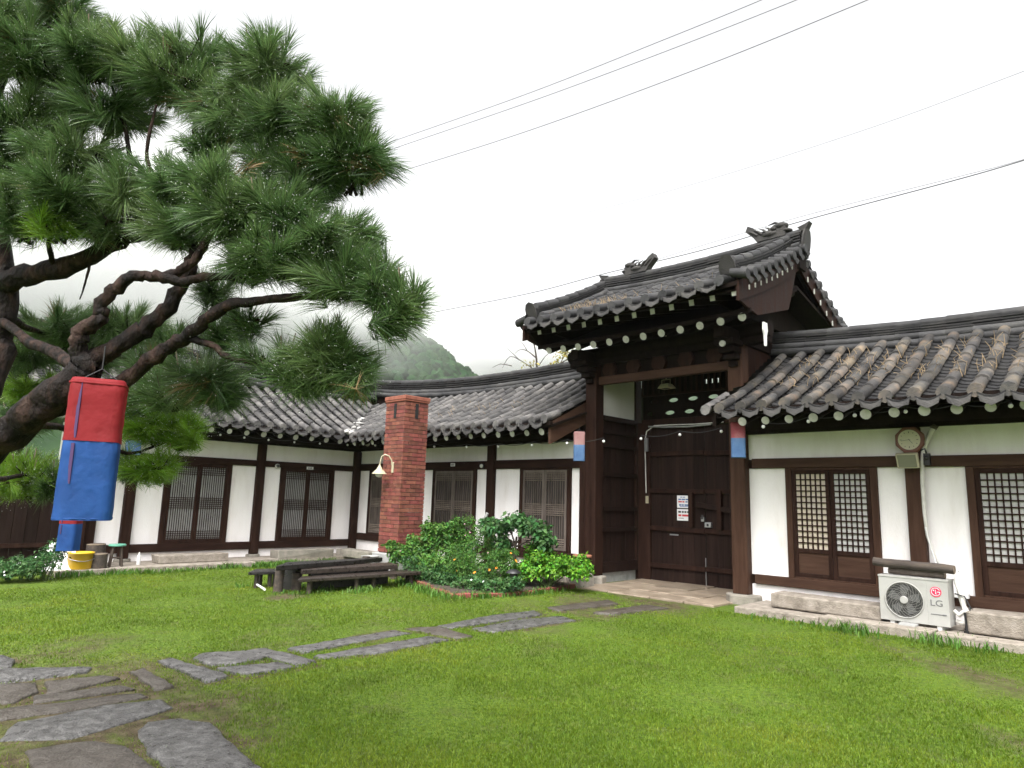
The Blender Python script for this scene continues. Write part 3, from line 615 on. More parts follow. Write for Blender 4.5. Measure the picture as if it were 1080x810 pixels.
# doors
def door(x0, x1, hinge):
    m = MB(); n = 5
    for k in range(n):
        a, b = x0+(x1-x0)*k/n, x0+(x1-x0)*(k+1)/n-.004; e = R.uniform(-.003, .003); m.box(a, b, YG-.03+e, YG+.02, -.04, 2.90)
    o = m.build('gate_door', wood_door, gate)
    for z in (.30, .97, 1.68, 2.38): m = MB(); m.bar((x0, YG-.055, z+R.uniform(-.01, .01)), (x1, YG-.055, z+R.uniform(-.01, .01)), .05, .085); m.build('door_rail', wood_dark, o, bevel=.008)
    return o
dL = door(-7.40, -6.262, 0); dR = door(-6.25, -5.12, 1)
m = MB(); m.box(-7.69, -7.41, YG-.07, YG+.03, -.08, 3.0); m.box(-5.11, -5.07, YG-.05, YG+.03, -.08, 3.0); m.box(-7.6, -5.1, YG-.06, YG+.06, 2.91, 3.06); m.build('door_frame', wood_dark, gate, bevel=.01)
m = MB(); m.box(-6.56, -6.47, YG-.13, YG-.03, 1.02, 1.66); m.build('lock_post', wood_dark, dL, bevel=.008)
m = MB(); m.box(-6.00, -5.91, YG-.13, YG-.03, 1.00, 1.70); m.build('lock_post', wood_dark, dR, bevel=.008)
m = MB(); m.bar((-6.40, YG-.10, 1.44), (-5.70, YG-.10, 1.34), .04, .09); m.build('bolt', wood_door, dR, bevel=.006)
m = MB(); m.box(-6.32, -6.26, YG-.1, YG-.04, 1.14, 1.22); m.box(-6.245, -6.12, YG-.11, YG-.04, 1.04, 1.13); m.build('lock', steel, dR, bevel=.008)
m = MB(); m.ball((-6.18, YG-.115, 1.085), .02); m.box(-6.31, -6.27, YG-.105, YG-.1, 1.18, 1.26); m.build('lock_hole', black, dR)
m = MB(); m.box(-7.0, -6.82, YG-.04, YG-.028, .86, .885); m.build('letter_slot', steel, dL)
m = MB(); m.tube([(-6.265, YG-.04, .02), (-6.265, YG-.045, .5)], .008, 6); m.build('drop_rod', steel, dL)
# fretwork above the doors: a board with lens holes and slits, real openings
def holed(mb, x0, x1, z0, z1, pts, y, th=.03):
    n = len(pts); cx, cz = (x0+x1)/2, (z0+z1)/2; outer = []
    for (px, pz) in pts:
        dx, dz = px-cx, pz-cz; s = min((x1-x0)/2/abs(dx) if abs(dx) > 1e-6 else 1e9, (z1-z0)/2/abs(dz) if abs(dz) > 1e-6 else 1e9); outer.append((cx+dx*s, cz+dz*s))
    P = [(a, y, b) for a, b in pts]+[(a, y, b) for a, b in outer]+[(a, y+th, b) for a, b in pts]
    F = [(i, (i+1) % n, n+(i+1) % n, n+i) for i in range(n)]+[(i, 2*n+i, 2*n+(i+1) % n, (i+1) % n) for i in range(n)]
    mb.add(P, F)
    for sx, sz in ((x0, z0), (x1, z0), (x1, z1), (x0, z1)):
        k = min(range(n), key=lambda i: (outer[i][0]-sx)**2+(outer[i][1]-sz)**2)
        for kk in (k, (k+1) % n, (k-1) % n):
            mb.add([(outer[k][0], y, outer[k][1]), (sx, y, sz), (outer[kk][0], y, outer[kk][1])], [(0, 1, 2)])
def lens(cx, cz, w, h): return [(cx+w*math.cos(t), cz+h*math.sin(t)*abs(math.sin(t))**.35) for t in np.linspace(0, 2*PI, 17)[:-1]+.001]
m = MB(); ncol = 6
for r in range(2):
    for k in range(ncol):
        x0 = -7.60+k*.42; cx = x0+.21; z0 = 3.06+r*.24
        holed(m, x0, x0+.42, z0, z0+.24, lens(cx+(.05 if r else -.03), z0+.12, .105, .042), YG)
for k in range(21):
    x0 = -7.60+k*.12; slit = k in (11, 12, 13, 15)
    if slit: holed(m, x0, x0+.12, 3.54, 3.92, [(x0+.045, 3.67), (x0+.08, 3.67), (x0+.08, 3.76), (x0+.045, 3.76)], YG)
    else: m.box(x0, x0+.12, YG, YG+.03, 3.54, 3.92)
m.box(-7.6, -5.08, YG, YG+.03, 3.92, 4.6)
m.build('fretwork_board', wood_eave, gate)
m = MB()
for k in range(22): x0 = -7.60+k*.12; m.box(x0-.02, x0+.02, YG-.03, YG-.001, 3.54, 3.92)
m.box(-7.6, -5.08, YG-.035, YG-.002, 3.525, 3.56); m.build('fretwork_slats', wood_dark, gate)
m = MB(); m.box(-7.6, -5.1, YF+.13, YG, 4.62, 4.66); m.build('ceiling_board', wood_eave, gate)

# ================================================================ ground, path, hills, haze
def patch(name, m, axes=None): pass
gx = np.concatenate([[-520, -300, -160, -80, -45, -30], np.arange(-18, 6.01, .1), [12, 20, 40]])
gy = np.concatenate([[-40, -20, -10], np.arange(-2, 12.01, .1), [22, 32, 50, 90, 160, 300, 520]])
XX, YY = np.meshgrid(gx, gy, indexing='ij'); ZZ = ground_z(XX, YY)+.012*np.sin(XX*1.7+YY*.6)*np.sin(YY*1.9-XX*.4)*((XX > -20) & (XX < 7) & (YY > -5) & (YY < 9))-.012
ny = len(gy); idx = np.arange(len(gx)*ny).reshape(len(gx), ny)
T = np.stack([idx[:-1, :-1], idx[1:, :-1], idx[1:, 1:], idx[:-1, 1:]], -1).reshape(-1, 4)
soil = bpy.data.materials.new('lawn_soil'); soil.use_nodes = True
def soil_nodes():
    n = soil.node_tree.nodes; l = soil.node_tree.links; b = n['Principled BSDF']; b.inputs['Roughness'].default_value = .85; b.inputs['Specular IOR Level'].default_value = .2
    tc = n.new('ShaderNodeTexCoord')
    def noise(s, d=6):
        q = n.new('ShaderNodeTexNoise'); q.inputs['Scale'].default_value = s; q.inputs['Detail'].default_value = d; l.new(tc.outputs['Object'], q.inputs['Vector']); return q.outputs['Fac']
    def ramp(f, cols, pos):
        r = n.new('ShaderNodeValToRGB'); e = r.color_ramp.elements
        while len(e) < len(cols): e.new(.5)
        for i, c in enumerate(cols): e[i].position = pos[i]; e[i].color = (*c, 1)
        l.new(f, r.inputs[0]); return r.outputs[0]
    g = ramp(noise(26, 8), [(.040,.072,.007), (.070,.120,.010), (.11,.155,.016)], [.35, .5, .68])
    d = ramp(noise(9, 8), [(.034,.026,.013), (.068,.052,.028), (.11,.088,.055)], [.3, .5, .7])
    a = n.new('ShaderNodeAttribute'); a.attribute_name = 'bare'
    ad = n.new('ShaderNodeMath'); ad.operation = 'ADD'; l.new(a.outputs['Fac'], ad.inputs[0])
    ns = n.new('ShaderNodeMapRange'); ns.inputs['From Min'].default_value = .35; ns.inputs['From Max'].default_value = .65; ns.inputs['To Min'].default_value = -.3; ns.inputs['To Max'].default_value = .3
    l.new(noise(3.5, 8), ns.inputs['Value']); l.new(ns.outputs[0], ad.inputs[1]); ad.use_clamp = True
    mx = n.new('ShaderNodeMixRGB'); l.new(ad.outputs[0], mx.inputs[0]); l.new(g, mx.inputs[1]); l.new(d, mx.inputs[2]); l.new(mx.outputs[0], b.inputs['Base Color'])
    bp = n.new('ShaderNodeBump'); bp.inputs['Strength'].default_value = .6; bp.inputs['Distance'].default_value = .03; l.new(noise(60, 5), bp.inputs['Height']); l.new(bp.outputs[0], b.inputs['Normal'])
soil_nodes()
ground = np_mesh('ground', np.stack([XX, YY, ZZ], -1).reshape(-1, 3), T, soil, smooth=True); tag(ground, kind='structure')
# bare spots of the lawn: (x, y, rx, ry, angle)
def P0(x, y): p = onz(x, y, 0); return p[0], p[1]
BARE = []
for px, py, rx, ry, w in ((1030, 712, 1.0, .35, .7), (965, 690, .8, .25, .5), (920, 672, 1.0, .2, .35), (1075, 780, .4, .2, .5), (800, 690, 1.0, .5, .22), (300, 627, .5, .35, .8), (620, 638, 1.4, .55, .75), (560, 652, 2.0, .5, .4),
    (60, 735, 1.5, .9, .75), (150, 760, 1.3, .8, .7), (100, 790, 1.4, .7, .7), (20, 700, 1.4, .6, .55), (290, 672, 1.6, .4, .3), (420, 650, 1.2, .4, .25), (180, 715, .7, .4, .6), (690, 632, 1.6, .6, .8), (370, 600, 1.6, 1.0, .9), (230, 775, .8, .5, .5)):
    x, y = P0(px, py); BARE.append((x, y, rx, ry, w))
def bareness(x, y):
    b = np.zeros_like(x)
    for cx, cy, rx, ry, w in BARE:
        dx, dy = x-cx, y-cy; u = (dx*.707-dy*.707); v = (dx*.707+dy*.707)     # across / along the view
        b = np.maximum(b, w*np.clip(1.25-((u/rx)**2+(v/ry)**2), 0, 1))
    return b

# flagstones
STONES = []
def px_poly(s, ox, oy, pts): return [onz(ox+a/s, oy+b/s, .02)[:2] for a, b in pts]
SL = [
 (5.4, 0, 660, [(-300,150),(0,165),(60,185),(40,215),(0,220),(-300,240)], granite_wet, 'pale wet flagstone at the left picture edge, beyond the long grey ones'),
 (5.4, 0, 660, [(-350,250),(0,238),(480,226),(445,250),(0,296),(-350,330)], granite_wet, 'long grey flagstone crossing from the left edge, farthest of the bar-shaped slabs'),
 (5.4, 0, 660, [(-350,345),(0,330),(160,320),(170,360),(60,410),(-350,425)], stone_brown, 'short muddy flagstone at the left edge below the long grey one'),
 (5.4, 0, 660, [(290,310),(560,280),(640,290),(400,350),(300,362)], stone_brown, 'short rough flagstone in line with the muddy one, right of it'),
 (5.4, 0, 660, [(235,385),(640,335),(735,350),(400,398),(245,414)], stone_brown, 'narrow flagstone strip half grown over, between two longer slabs'),
 (5.4, 0, 660, [(-350,505),(0,470),(760,378),(800,394),(300,480),(0,515),(-350,560)], stone_brown, 'very long narrow muddy flagstone with a reddish soil edge'),
 (5.4, 0, 660, [(140,540),(500,470),(880,415),(938,458),(700,530),(430,606),(60,622)], granite_wet, 'broad rough wet flagstone, widest of the bar-shaped slabs'),
 (5.4, 0, 660, [(200,702),(400,668),(540,658),(680,680),(940,860),(260,870)], stone_brown, 'big brownish flagstone cut by the bottom of the picture'),
 (5.06, 140, 650, [(60,600),(100,560),(250,540),(400,570),(480,650),(740,850),(320,850),(120,700)], granite_wet, 'big rough grey flagstone beside the brownish one, lowest on its right'),
 (5.06, 140, 650, [(0,290),(60,275),(200,355),(120,370)], stone_brown, 'small sunken brown flagstone half under the grass before the grey path'),
 (5.06, 140, 650, [(150,230),(210,216),(490,300),(380,325)], granite_wet, 'smooth grey flagstone, nearest slab of the path to the gate, set crosswise'),
 (5.06, 140, 650, [(350,210),(400,190),(580,180),(680,205),(540,235),(420,236)], granite_wet, 'flat grey flagstone with a rusty far edge, second on the path to the gate'),
 (5.06, 140, 650, [(620,180),(720,165),(955,225),(860,240)], granite_wet, 'smooth narrow flagstone set slantwise between two path slabs'),
 (5.06, 140, 650, [(490,265),(760,241),(830,260),(620,290)], granite_wet, 'flat grey flagstone on the near side of the path, by the slanted slab'),
 (4.909, 300, 610, [(40,350),(300,307),(560,265),(640,280),(380,320),(130,365)], granite_wet, 'long flagstone with a broken dark edge, left row of the path'),
 (4.909, 300, 610, [(180,390),(450,345),(740,295),(840,310),(500,370),(220,395)], granite_wet, 'long pale flagstone with mud on it, right row of the path'),
 (4.909, 300, 610, [(650,255),(800,245),(950,290),(880,296)], stone_brown, 'small brown flagstone joining the two rows of the path'),
 (1, 0, 0, [(465,658),(515,649),(562,643),(569,647),(500,657),(478,660)], granite_wet, 'rough long flagstone before the flower bed, far half of the path'),
 (1, 0, 0, [(502,661),(547,653),(591,649),(604,653),(524,664)], granite_wet, 'gravelly long flagstone on the lawn side, far half of the path'),
 (1, 0, 0, [(580,639),(640,632),(649,635.5),(591,642)], stone_brown, 'mossy dark flagstone near the gate, on the flower bed side'),
 (1, 0, 0, [(629,644),(680,637),(702,640),(649,645.5)], stone_brown, 'mossy dark flagstone near the gate, on the lawn side')]
def in_poly(x, y, P):
    c = np.zeros(x.shape, bool); n = len(P)
    for i in range(n):
        (x1, y1), (x2, y2) = P[i], P[i-1]
        c ^= ((y1 > y) != (y2 > y)) & (x < (x2-x1)*(y-y1)/(y2-y1+1e-12)+x1)
    return c
for s, ox, oy, pts, m_, lab in SL:
    poly = px_poly(s, ox, oy, pts); c = np.mean(poly, 0); poly = [c+(q-c)*(1+.055/max(.25, np.linalg.norm(q-c))) for q in poly]; P = []
    for i in range(len(poly)):                                   # rough, broken outline
        a, b = np.array(poly[i]), np.array(poly[(i+1) % len(poly)]); n = max(2, int(np.linalg.norm(b-a)/.09))
        for k in range(n):
            j = .011 if k else .008; P.append(a+(b-a)*k/n+np.array([R.uniform(-j, j), R.uniform(-j, j)]))
    STONES.append([tuple(p) for p in P]); m = MB(); g = float(ground_z(c[0], c[1])); n = len(P)
    ringv = [[(p[0], p[1], g-.06) for p in P], [(p[0], p[1], g+.001) for p in P]]
    for f, z in ((.95, .010), (.6, .012), (.3, .013)): ringv.append([(c[0]+(p[0]-c[0])*f, c[1]+(p[1]-c[1])*f, g+z+R.uniform(-.005, .005)) for p in P])
    V = sum(ringv, [])+[(c[0], c[1], g+.013)]
    Fc = [(r*n+i, r*n+(i+1) % n, (r+1)*n+(i+1) % n, (r+1)*n+i) for r in range(4) for i in range(n)]+[(4*n+i, 4*n+(i+1) % n, 5*n) for i in range(n)]
    area = sum(P[i][0]*P[(i+1) % n][1]-P[(i+1) % n][0]*P[i][1] for i in range(n))
    if area < 0: Fc = [f[::-1] for f in Fc]
    m.add(V, Fc, True); o = m.build('flagstone', m_, None, loc=(c[0], c[1], g)); tag(o, lab, 'flagstone', 'flagstones of the garden path')
bx_ = XX.ravel(); by_ = YY.ravel(); bare_ = bareness(bx_, by_)
for P in STONES:
    P_ = np.array(P); c = P_.mean(0); Q = [tuple(c+(p-c)*(1+.075/max(.2, np.linalg.norm(p-c)))) for p in P_]; near = (np.abs(bx_-c[0]) < 3) & (np.abs(by_-c[1]) < 3); k = np.where(near)[0]; k = k[in_poly(bx_[k], by_[k], Q)]; bare_[k] = np.maximum(bare_[k], .95)
at_ = ground.data.attributes.new('bare', 'FLOAT', 'POINT'); at_.data.foreach_set('value', bare_.astype(np.float32))
# gate floor
m = MB(); xs_ = [-7.62, -6.9, -6.1, -5.5, -5.0]
for i in range(4):
    y = 9.35
    while y < 11.4:
        h = R.uniform(.45, .75); m.box(xs_[i]+.012, xs_[i+1]-.012, y+.012, min(y+h, 11.6)-.012, -.12, .012+R.uniform(-.008, .012)); y += h
o = m.build('gate_paving', mat('tan_paving', [(.14,.105,.075), (.24,.19,.14), (.31,.25,.19)], 4, .5, .4, 40, island=.18, rr=.2), None, bevel=.012); tag(o, kind='structure')
# kerbs of the plinths
def stone_run(name, F, u0, u1, d0, d1, z0, z1, n, m_=granite, parent=None):
    m = MB(F); x = u0
    for k in range(n):
        x2 = u0+(u1-u0)*(k+1)/n+(R.uniform(-.12, .12) if k < n-1 else 0); j = R.uniform(-.012, .012)
        m.box(x+.006, x2-.006, d0+R.uniform(-.02, .02), d1, z0, z1+j); x = x2
    return m.build(name, m_, parent, bevel=.015)
tan = mat('tan_granite', [(.15,.125,.10), (.26,.225,.185), (.34,.30,.255)], 9, .85, .5, 55, island=.1, detail=10)
stone_run('plinth', FM, -4.62, 2.4, -1.02, -.72, -.1, .085, 6, tan, east); m = MB(FM); m.box(-4.62, 2.4, -.715, .1, -.1, .07); m.build('plinth_floor', tan, east)
stone_run('plinth', FW, 3.3, 7.0, -1.22, -.85, -.3, -.03, 4, tan, west); m = MB(FW); m.box(3.3, 10.2, -.845, .1, -.3, -.04); m.build('plinth_floor', tan, west)
stone_run('plinth', FM, -14.4, -8.1, -.62, -.3, -.2, .06, 6, tan, mid); m = MB(FM); m.box(-15.5, -8.1, -.295, .1, -.2, .05); m.build('plinth_floor', tan, mid)
def block(name, x0, x1, y0, y1, z0, z1, m_, label, cat, group=None, rough=.02, bev=.02):
    m = MB(); P = [(x0,y0,z0),(x1,y0,z0),(x1,y1,z0),(x0,y1,z0),(x0,y0,z1),(x1,y0,z1),(x1,y1,z1),(x0,y1,z1)]
    m.hexa([(a+R.uniform(-rough, rough), b+R.uniform(-rough, rough), c+(R.uniform(-rough, rough)*.6 if c == z1 else 0)) for a, b, c in P])
    o = m.build(name, m_, None, bevel=bev, loc=((x0+x1)/2, (y0+y1)/2, z0)); return tag(o, label, cat, group)
SG = 'stone steps under the doors'
block('door_step', -4.24, -2.84, 9.52, 9.9, .085, .265, tan, 'long speckled stone step under the warm lit lattice door left of the air conditioner', 'stone step', SG)
block('door_step', -1.95, -.7, 9.52, 9.95, .085, .335, tan, 'stone step right of the air conditioner, at the picture edge', 'stone step', SG)
block('door_step', -15.2, -14.8, 5.15, 6.55, -.04, .13, tan, 'pale stone step under the west wing door nearer the pine', 'stone step', SG)
block('door_step', -15.2, -14.8, 7.7, 9.12, -.05, .13, granite, 'grey stone step under the corner door of the west wing', 'stone step', SG)
block('door_step', -15.1, -13.7, 9.35, 9.75, -.05, .12, granite, 'stone step left of the brick chimney, under the half hidden door', 'stone step', SG)
block('gate_stone', -7.78, -7.42, 9.35, 9.72, -.1, .23, granite, 'upright rough grey stone at the left foot of the gate', 'stone block', None, .05, .04)
block('gate_stone', -8.25, -7.83, 9.42, 9.95, -.1, .14, tan, 'low tan stone block beside the upright stone at the gate', 'stone block', None, .03, .03)

# ---------------------------------------------------------------- grass
def ground_blades(n, fn_density, hmin, hmax, wmin, m, name, thick=1.0):
    pass
NB = 680000
th = NR.uniform(math.radians(-44.5-50), math.radians(-44.5+50), NB); dd = 2.6*np.exp(NR.uniform(0, 1, NB)*math.log(17.5/2.6))
bx, by = dd*np.sin(th), dd*np.cos(th)
def noise2(x, y, s, seed):
    r = np.random.default_rng(seed); o = np.zeros_like(x)
    for k in range(5):
        a = r.uniform(0, 2*PI); f = s*(.6+.5*k); o += np.sin((x*math.cos(a)+y*math.sin(a))*f+r.uniform(0, 9))*np.sin((x*math.sin(a)-y*math.cos(a))*f*.83+r.uniform(0, 9))
    return o/2.2
bn = bareness(bx, by)
keep = (by < 9.12) & (bx > -14.3) & (bx < 4) & (NR.uniform(0, 1, NB) > bn*1.05+.22*np.clip(noise2(bx, by, 3.1, 2), 0, 1))
keep &= ~((bx > -8.15) & (bx < -4.6) & (by > 9.3)) & ~((bx < -13.0) & (by < 3.0))
for P in STONES:
    P_ = np.array(P); c = P_.mean(0); Q = [tuple(c+(p-c)*(.95+.0*len(P))) for p in P_]; keep &= ~in_poly(bx, by, Q)
bx, by, bn, dd = bx[keep], by[keep], bn[keep], dd[keep]; n = len(bx)
edge = np.clip((by-8.55)/.6, 0, 1)*((bx > -4.8)) + np.clip((-bx-13.6)/.6, 0, 1)*(by < 7.2)
clump = np.clip(noise2(bx, by, 5.0, 5), 0, 1)
hh = (.012+.013*NR.uniform(0, 1, n)+.009*clump)*(1+1.0*edge*NR.uniform(.2, 1, n))*(1-.4*bn)
tallsel = NR.uniform(0, 1, n) < .012; hh[tallsel] *= 1.9
ww = (.0006+.00033*dd)*NR.uniform(.7, 1.4, n); az = NR.uniform(0, 2*PI, n); lean = NR.uniform(.1, 1.0, n)*hh; la = NR.uniform(0, 2*PI, n)
zz = ground_z(bx, by)-.01
B = np.stack([bx, by, zz], -1); W = np.stack([np.cos(az), np.sin(az), np.zeros(n)], -1)*ww[:, None]; Ln = np.stack([np.cos(la)*lean, np.sin(la)*lean, np.zeros(n)], -1); H = np.stack([np.zeros(n), np.zeros(n), hh], -1)
V = np.stack([B-W, B+W, B+.55*H+.3*Ln+.8*W, B+.55*H+.3*Ln-.8*W, B+H*.92+Ln], 1).reshape(-1, 3)
i0 = np.arange(n)[:, None]*5
grass = np_mesh('grass', V, np.concatenate([i0+[0, 1, 2], i0+[0, 2, 3], i0+[3, 2, 4]], 0), grass_m); tag(grass, 'short wet green lawn grass of the courtyard', 'grass', kind='stuff')
def tufts(name, spots, label, m_=grass_tall, per=60, hgt=.2, spread=.09):
    V = []; T = []
    for (x, y, k) in spots:
        g = float(ground_z(x, y))
        for _ in range(int(per*k)):
            bx_, by_ = x+R.gauss(0, spread), y+R.gauss(0, spread); h = hgt*R.uniform(.4, 1)*k; a = R.uniform(0, 6.28); l_ = h*R.uniform(.2, .9); w = .004+.0004*math.hypot(x, y); b = len(V); ca, sa = math.cos(a), math.sin(a)
            V += [(bx_-sa*w, by_+ca*w, g-.01), (bx_+sa*w, by_-ca*w, g-.01), (bx_+ca*l_*.3+sa*w*.8, by_+sa*l_*.3-ca*w*.8, g+h*.55), (bx_+ca*l_*.3-sa*w*.8, by_+sa*l_*.3+ca*w*.8, g+h*.55), (bx_+ca*l_, by_+sa*l_, g+h*.9)]
            T += [(b, b+1, b+2), (b, b+2, b+3), (b+3, b+2, b+4)]
    o = np_mesh(name, np.array(V), np.array(T), m_); tag(o, label, 'weeds', kind='stuff'); return o
tufts('weeds', [(-4.45+.13*i+R.uniform(-.05, .05), 9.05+R.uniform(-.1, .08), R.uniform(.15, .6)*R.choice((.3, 1, 1))) for i in range(34)]+[(-3.05, 8.98, 1.3), (-2.95, 9.0, 1.2), (-2.2, 9.05, 1.2), (-2.05, 9.1, 1.1), (-1.7, 9.1, .9)], 'taller grass and weeds along the plinth kerb under the lattice doors', hgt=.13, per=45, spread=.13)
tufts('weeds', [(-14.25+R.uniform(-.1, .1), 3.4+.2*i, R.uniform(.4, 1)) for i in range(20)]+[(-14.6+R.uniform(-.3, .5), 7.3+R.uniform(-.3, 1.7), R.uniform(.4, .9)) for i in range(26)], 'weeds growing along the west wing plinth', hgt=.16)

# ---------------------------------------------------------------- leaves
def leaf_cloud(name, blobs, n, size, m_, parent=None, elong=1.6, up=.55, seed=1, shell=.55, droop=.25):
    """n folded leaves spread over lumpy blobs (centre, radii, weight)"""
    r = np.random.default_rng(seed); w = np.array([b[2] for b in blobs], float); w /= w.sum(); pick = r.choice(len(blobs), n, p=w)
    C = np.array([b[0] for b in blobs], float)[pick]; A = np.array([b[1] for b in blobs], float)[pick]
    D = r.normal(size=(n, 3)); D /= np.linalg.norm(D, axis=1)[:, None]; D[:, 2] = np.where(D[:, 2] < -.35, -D[:, 2]*.6, D[:, 2])
    rad = shell+(1-shell)*r.uniform(0, 1, n)**.6; rad *= 1+.22*np.sin(D[:, 0]*5+D[:, 1]*4+pick)*np.cos(D[:, 2]*5+pick*2)
    P = C+D*A*rad[:, None]
    N = D*(1-up)+np.array([0, 0, up])+r.normal(size=(n, 3))*.45; N /= np.linalg.norm(N, axis=1)[:, None]
    t = r.normal(size=(n, 3))+D*.7; t -= N*(t*N).sum(1)[:, None]; t[:, 2] -= droop; t /= np.linalg.norm(t, axis=1)[:, None]; s = np.cross(N, t)
    L = size*r.uniform(.6, 1.3, n)[:, None]; Wd = L/elong/2
    V = np.stack([P, P+t*L*.45+s*Wd+N*Wd*.35, P+t*L-N*L*.12, P+t*L*.45-s*Wd+N*Wd*.35, P+t*L*.5], 1).reshape(-1, 3); i = np.arange(n)[:, None]*5
    return np_mesh(name, V, np.concatenate([i+[0, 1, 4], i+[1, 2, 4], i+[2, 3, 4], i+[3, 0, 4]], 0), m_, parent)
def stems(name, base, tips, r0, m_, parent, rng=R):
    m = MB()
    for tip in tips:
        b = np.array(base)+np.array([rng.uniform(-.06, .06), rng.uniform(-.06, .06), 0]); t = np.array(tip); mid_ = (b+t)/2+np.array([rng.uniform(-.06, .06), rng.uniform(-.06, .06), .05])
        m.tube([b, mid_, t], [r0, r0*.7, r0*.35], 5)
    return m.build(name, m_, parent)
stem_m = mat('green_stem', [(.05,.09,.02), (.09,.13,.035)], 8, .6); twig_m = mat('brown_twig', [(.03,.02,.015), (.06,.042,.03)], 8, .8)
def shrub(name, loc, blobs, n, size, m_, label, cat='shrub', flowers=(), seed=1, elong=1.7, **kw):
    t = thing(name, loc, label, cat); L = np.array(loc)
    bl = [(L+np.array(c), r, w) for c, r, w in blobs]
    for c, r, w in list(bl):
        for _ in range(4):
            a = R.uniform(0, 6.28); e = R.uniform(.35, 1.0); k = R.uniform(.22, .4); bl.append((c+np.array([math.cos(a)*r[0]*math.cos(e), math.sin(a)*r[1]*math.cos(e), r[2]*(math.sin(e)+.15)]), (r[0]*k, r[1]*k, r[2]*k*1.3), w*.09))
    leaf_cloud('foliage', bl, int(n*1.9), size*.72, m_, t, seed=seed, elong=elong, **kw)
    stems('stems', L, [b[0]+np.array([R.uniform(-.4, .4)*b[1][0], R.uniform(-.4, .4)*b[1][1], .3*b[1][2]]) for b in bl[:len(blobs)] for _ in range(3)], .012, stem_m, t)
    for fm, k, fs in flowers:
        r = np.random.default_rng(seed+7)
        for i in range(k):
            c, rr, _ = bl[int(r.integers(len(blobs)))]; d = r.normal(size=3); d[2] = abs(d[2])*.8+.2; d[0] += .5; d[1] -= .7; d /= np.linalg.norm(d)
            p = c+d*np.array(rr)*1.02; m = MB(); x = np.cross(d, (0, 0, 1)); x /= np.linalg.norm(x); y = np.cross(d, x)
            for q in range(6):
                a = q*PI/3; e = x*math.cos(a)+y*math.sin(a); f = -x*math.sin(a)+y*math.cos(a)
                m.add([p, p+e*fs*.6+f*fs*.3+d*fs*.2, p+e*fs+d*fs*.1, p+e*fs*.6-f*fs*.33+d*fs*.2], [(0, 1, 2, 3)])
            m.build('flower', fm, t)
    return t
# the flower bed by the middle range
def gp(px, py, z=0): p = onz(px, py, z); return (p[0], p[1], z)
bed = thing('flower_bed_edge', (-8.4, 8.2, 0), 'low red brick edging round the flower bed before the gate', 'brick edging')
m = MB(); bed_pts = [onz(x, y, .0)[:2] for x, y in ((433, 611), (455, 622), (480, 630), (530, 629), (575, 624), (612, 618))]
P = []
for a, b in zip(bed_pts, bed_pts[1:]):
    k = max(1, int(np.linalg.norm(b-a)/.21))
    for i in range(k): q0 = a+(b-a)*i/k; q1 = a+(b-a)*(i+1)/k; q1 = q0+(q1-q0)*.94; m.bar((*q0, -.015), (*q1, -.015+R.uniform(-.01, .012)), .10, .13)
m.build('brick_row', brick, bed, bevel=.008)
m = MB(); pp = [(x, y, .0) for x, y in bed_pts]+[(-8.1, 9.6, 0), (-11.0, 9.6, 0), (-10.6, 8.0, 0)]; m.prism([(a, b, -.05) for a, b, c in pp][::-1], (0, 0, .10)); m.build('soil', flat('dark_bed_soil', (.045, .033, .022), .9), bed)
tufts('weeds', [(a+(b-a)*t+R.uniform(-.06, .06), c+(d-c)*t-.12+R.uniform(-.08, .08), R.uniform(.4, .9)) for (a, c), (b, d) in zip([tuple(q) for q in bed_pts], [tuple(q) for q in bed_pts][1:]) for t in (0, .14, .28, .42, .57, .71, .85)]+[(-10.6+R.uniform(-.5, 1.6), 5.2+R.uniform(-.2, 1.4), R.uniform(.3, .8)) for i in range(16)], 'grass tufts round the flower bed and the tables', hgt=.15)
def B_(px, py, Y): p = ony(px, py, Y); return p
def blob(px, py, Y, r, w=1): p = ony(px, py, Y); return (p, r, w)
def shrub_px(name, blobs, n, size, m_, label, seed, **kw):
    bb = [blob(*b) for b in blobs]; c = np.mean([b[0] for b in bb], 0); base = (c[0], c[1], .03)
    return shrub(name, base, [(b[0]-np.array(base), b[1], b[2]) for b in bb], n, size, m_, label, seed=seed, **kw)
shrub_px('garden_shrub', [(440, 588, 8.2, (.40, .32, .36), 1), (462, 576, 8.5, (.38, .3, .40), 1), (424, 588, 7.9, (.28, .25, .28), .7), (450, 604, 7.8, (.42, .28, .28), .9), (480, 570, 8.9, (.3, .3, .36), .8), (455, 565, 8.7, (.2, .2, .22), .3)], 3300, .11, leaf_mid, 'mid green leafy shrub at the chimney end of the flower bed', 3, flowers=((pink_f, 4, .018),))
shrub_px('cosmos_clump', [(484, 576, 8.9, (.38, .3, .44), 1), (502, 582, 8.8, (.38, .3, .42), 1), (520, 592, 8.9, (.3, .3, .36), .7), (492, 600, 8.4, (.4, .28, .32), .9), (472, 596, 8.0, (.3, .25, .3), .6)], 3000, .085, leaf_mid, 'loose flowering clump with small pink blooms in the middle of the bed', 4, elong=2.6, flowers=((pink_f, 9, .018),))
shrub_px('marigold_bush', [(522, 602, 8.05, (.24, .22, .28), 1), (534, 598, 8.1, (.22, .22, .26), .8), (508, 612, 7.9, (.22, .2, .2), .7)], 2600, .06, leaf_mid, 'rounded marigold bush with orange flowers at the front of the bed', 5, elong=2.8, flowers=((orange_f, 9, .022),))
shrub_px('marigold_bush', [(486, 600, 7.85, (.26, .22, .25), 1), (476, 610, 7.8, (.22, .2, .2), .7)], 1900, .06, leaf_mid, 'low marigold bush with few orange flowers and one white bloom', 6, elong=2.8, flowers=((orange_f, 4, .022), (white_f, 1, .035)))
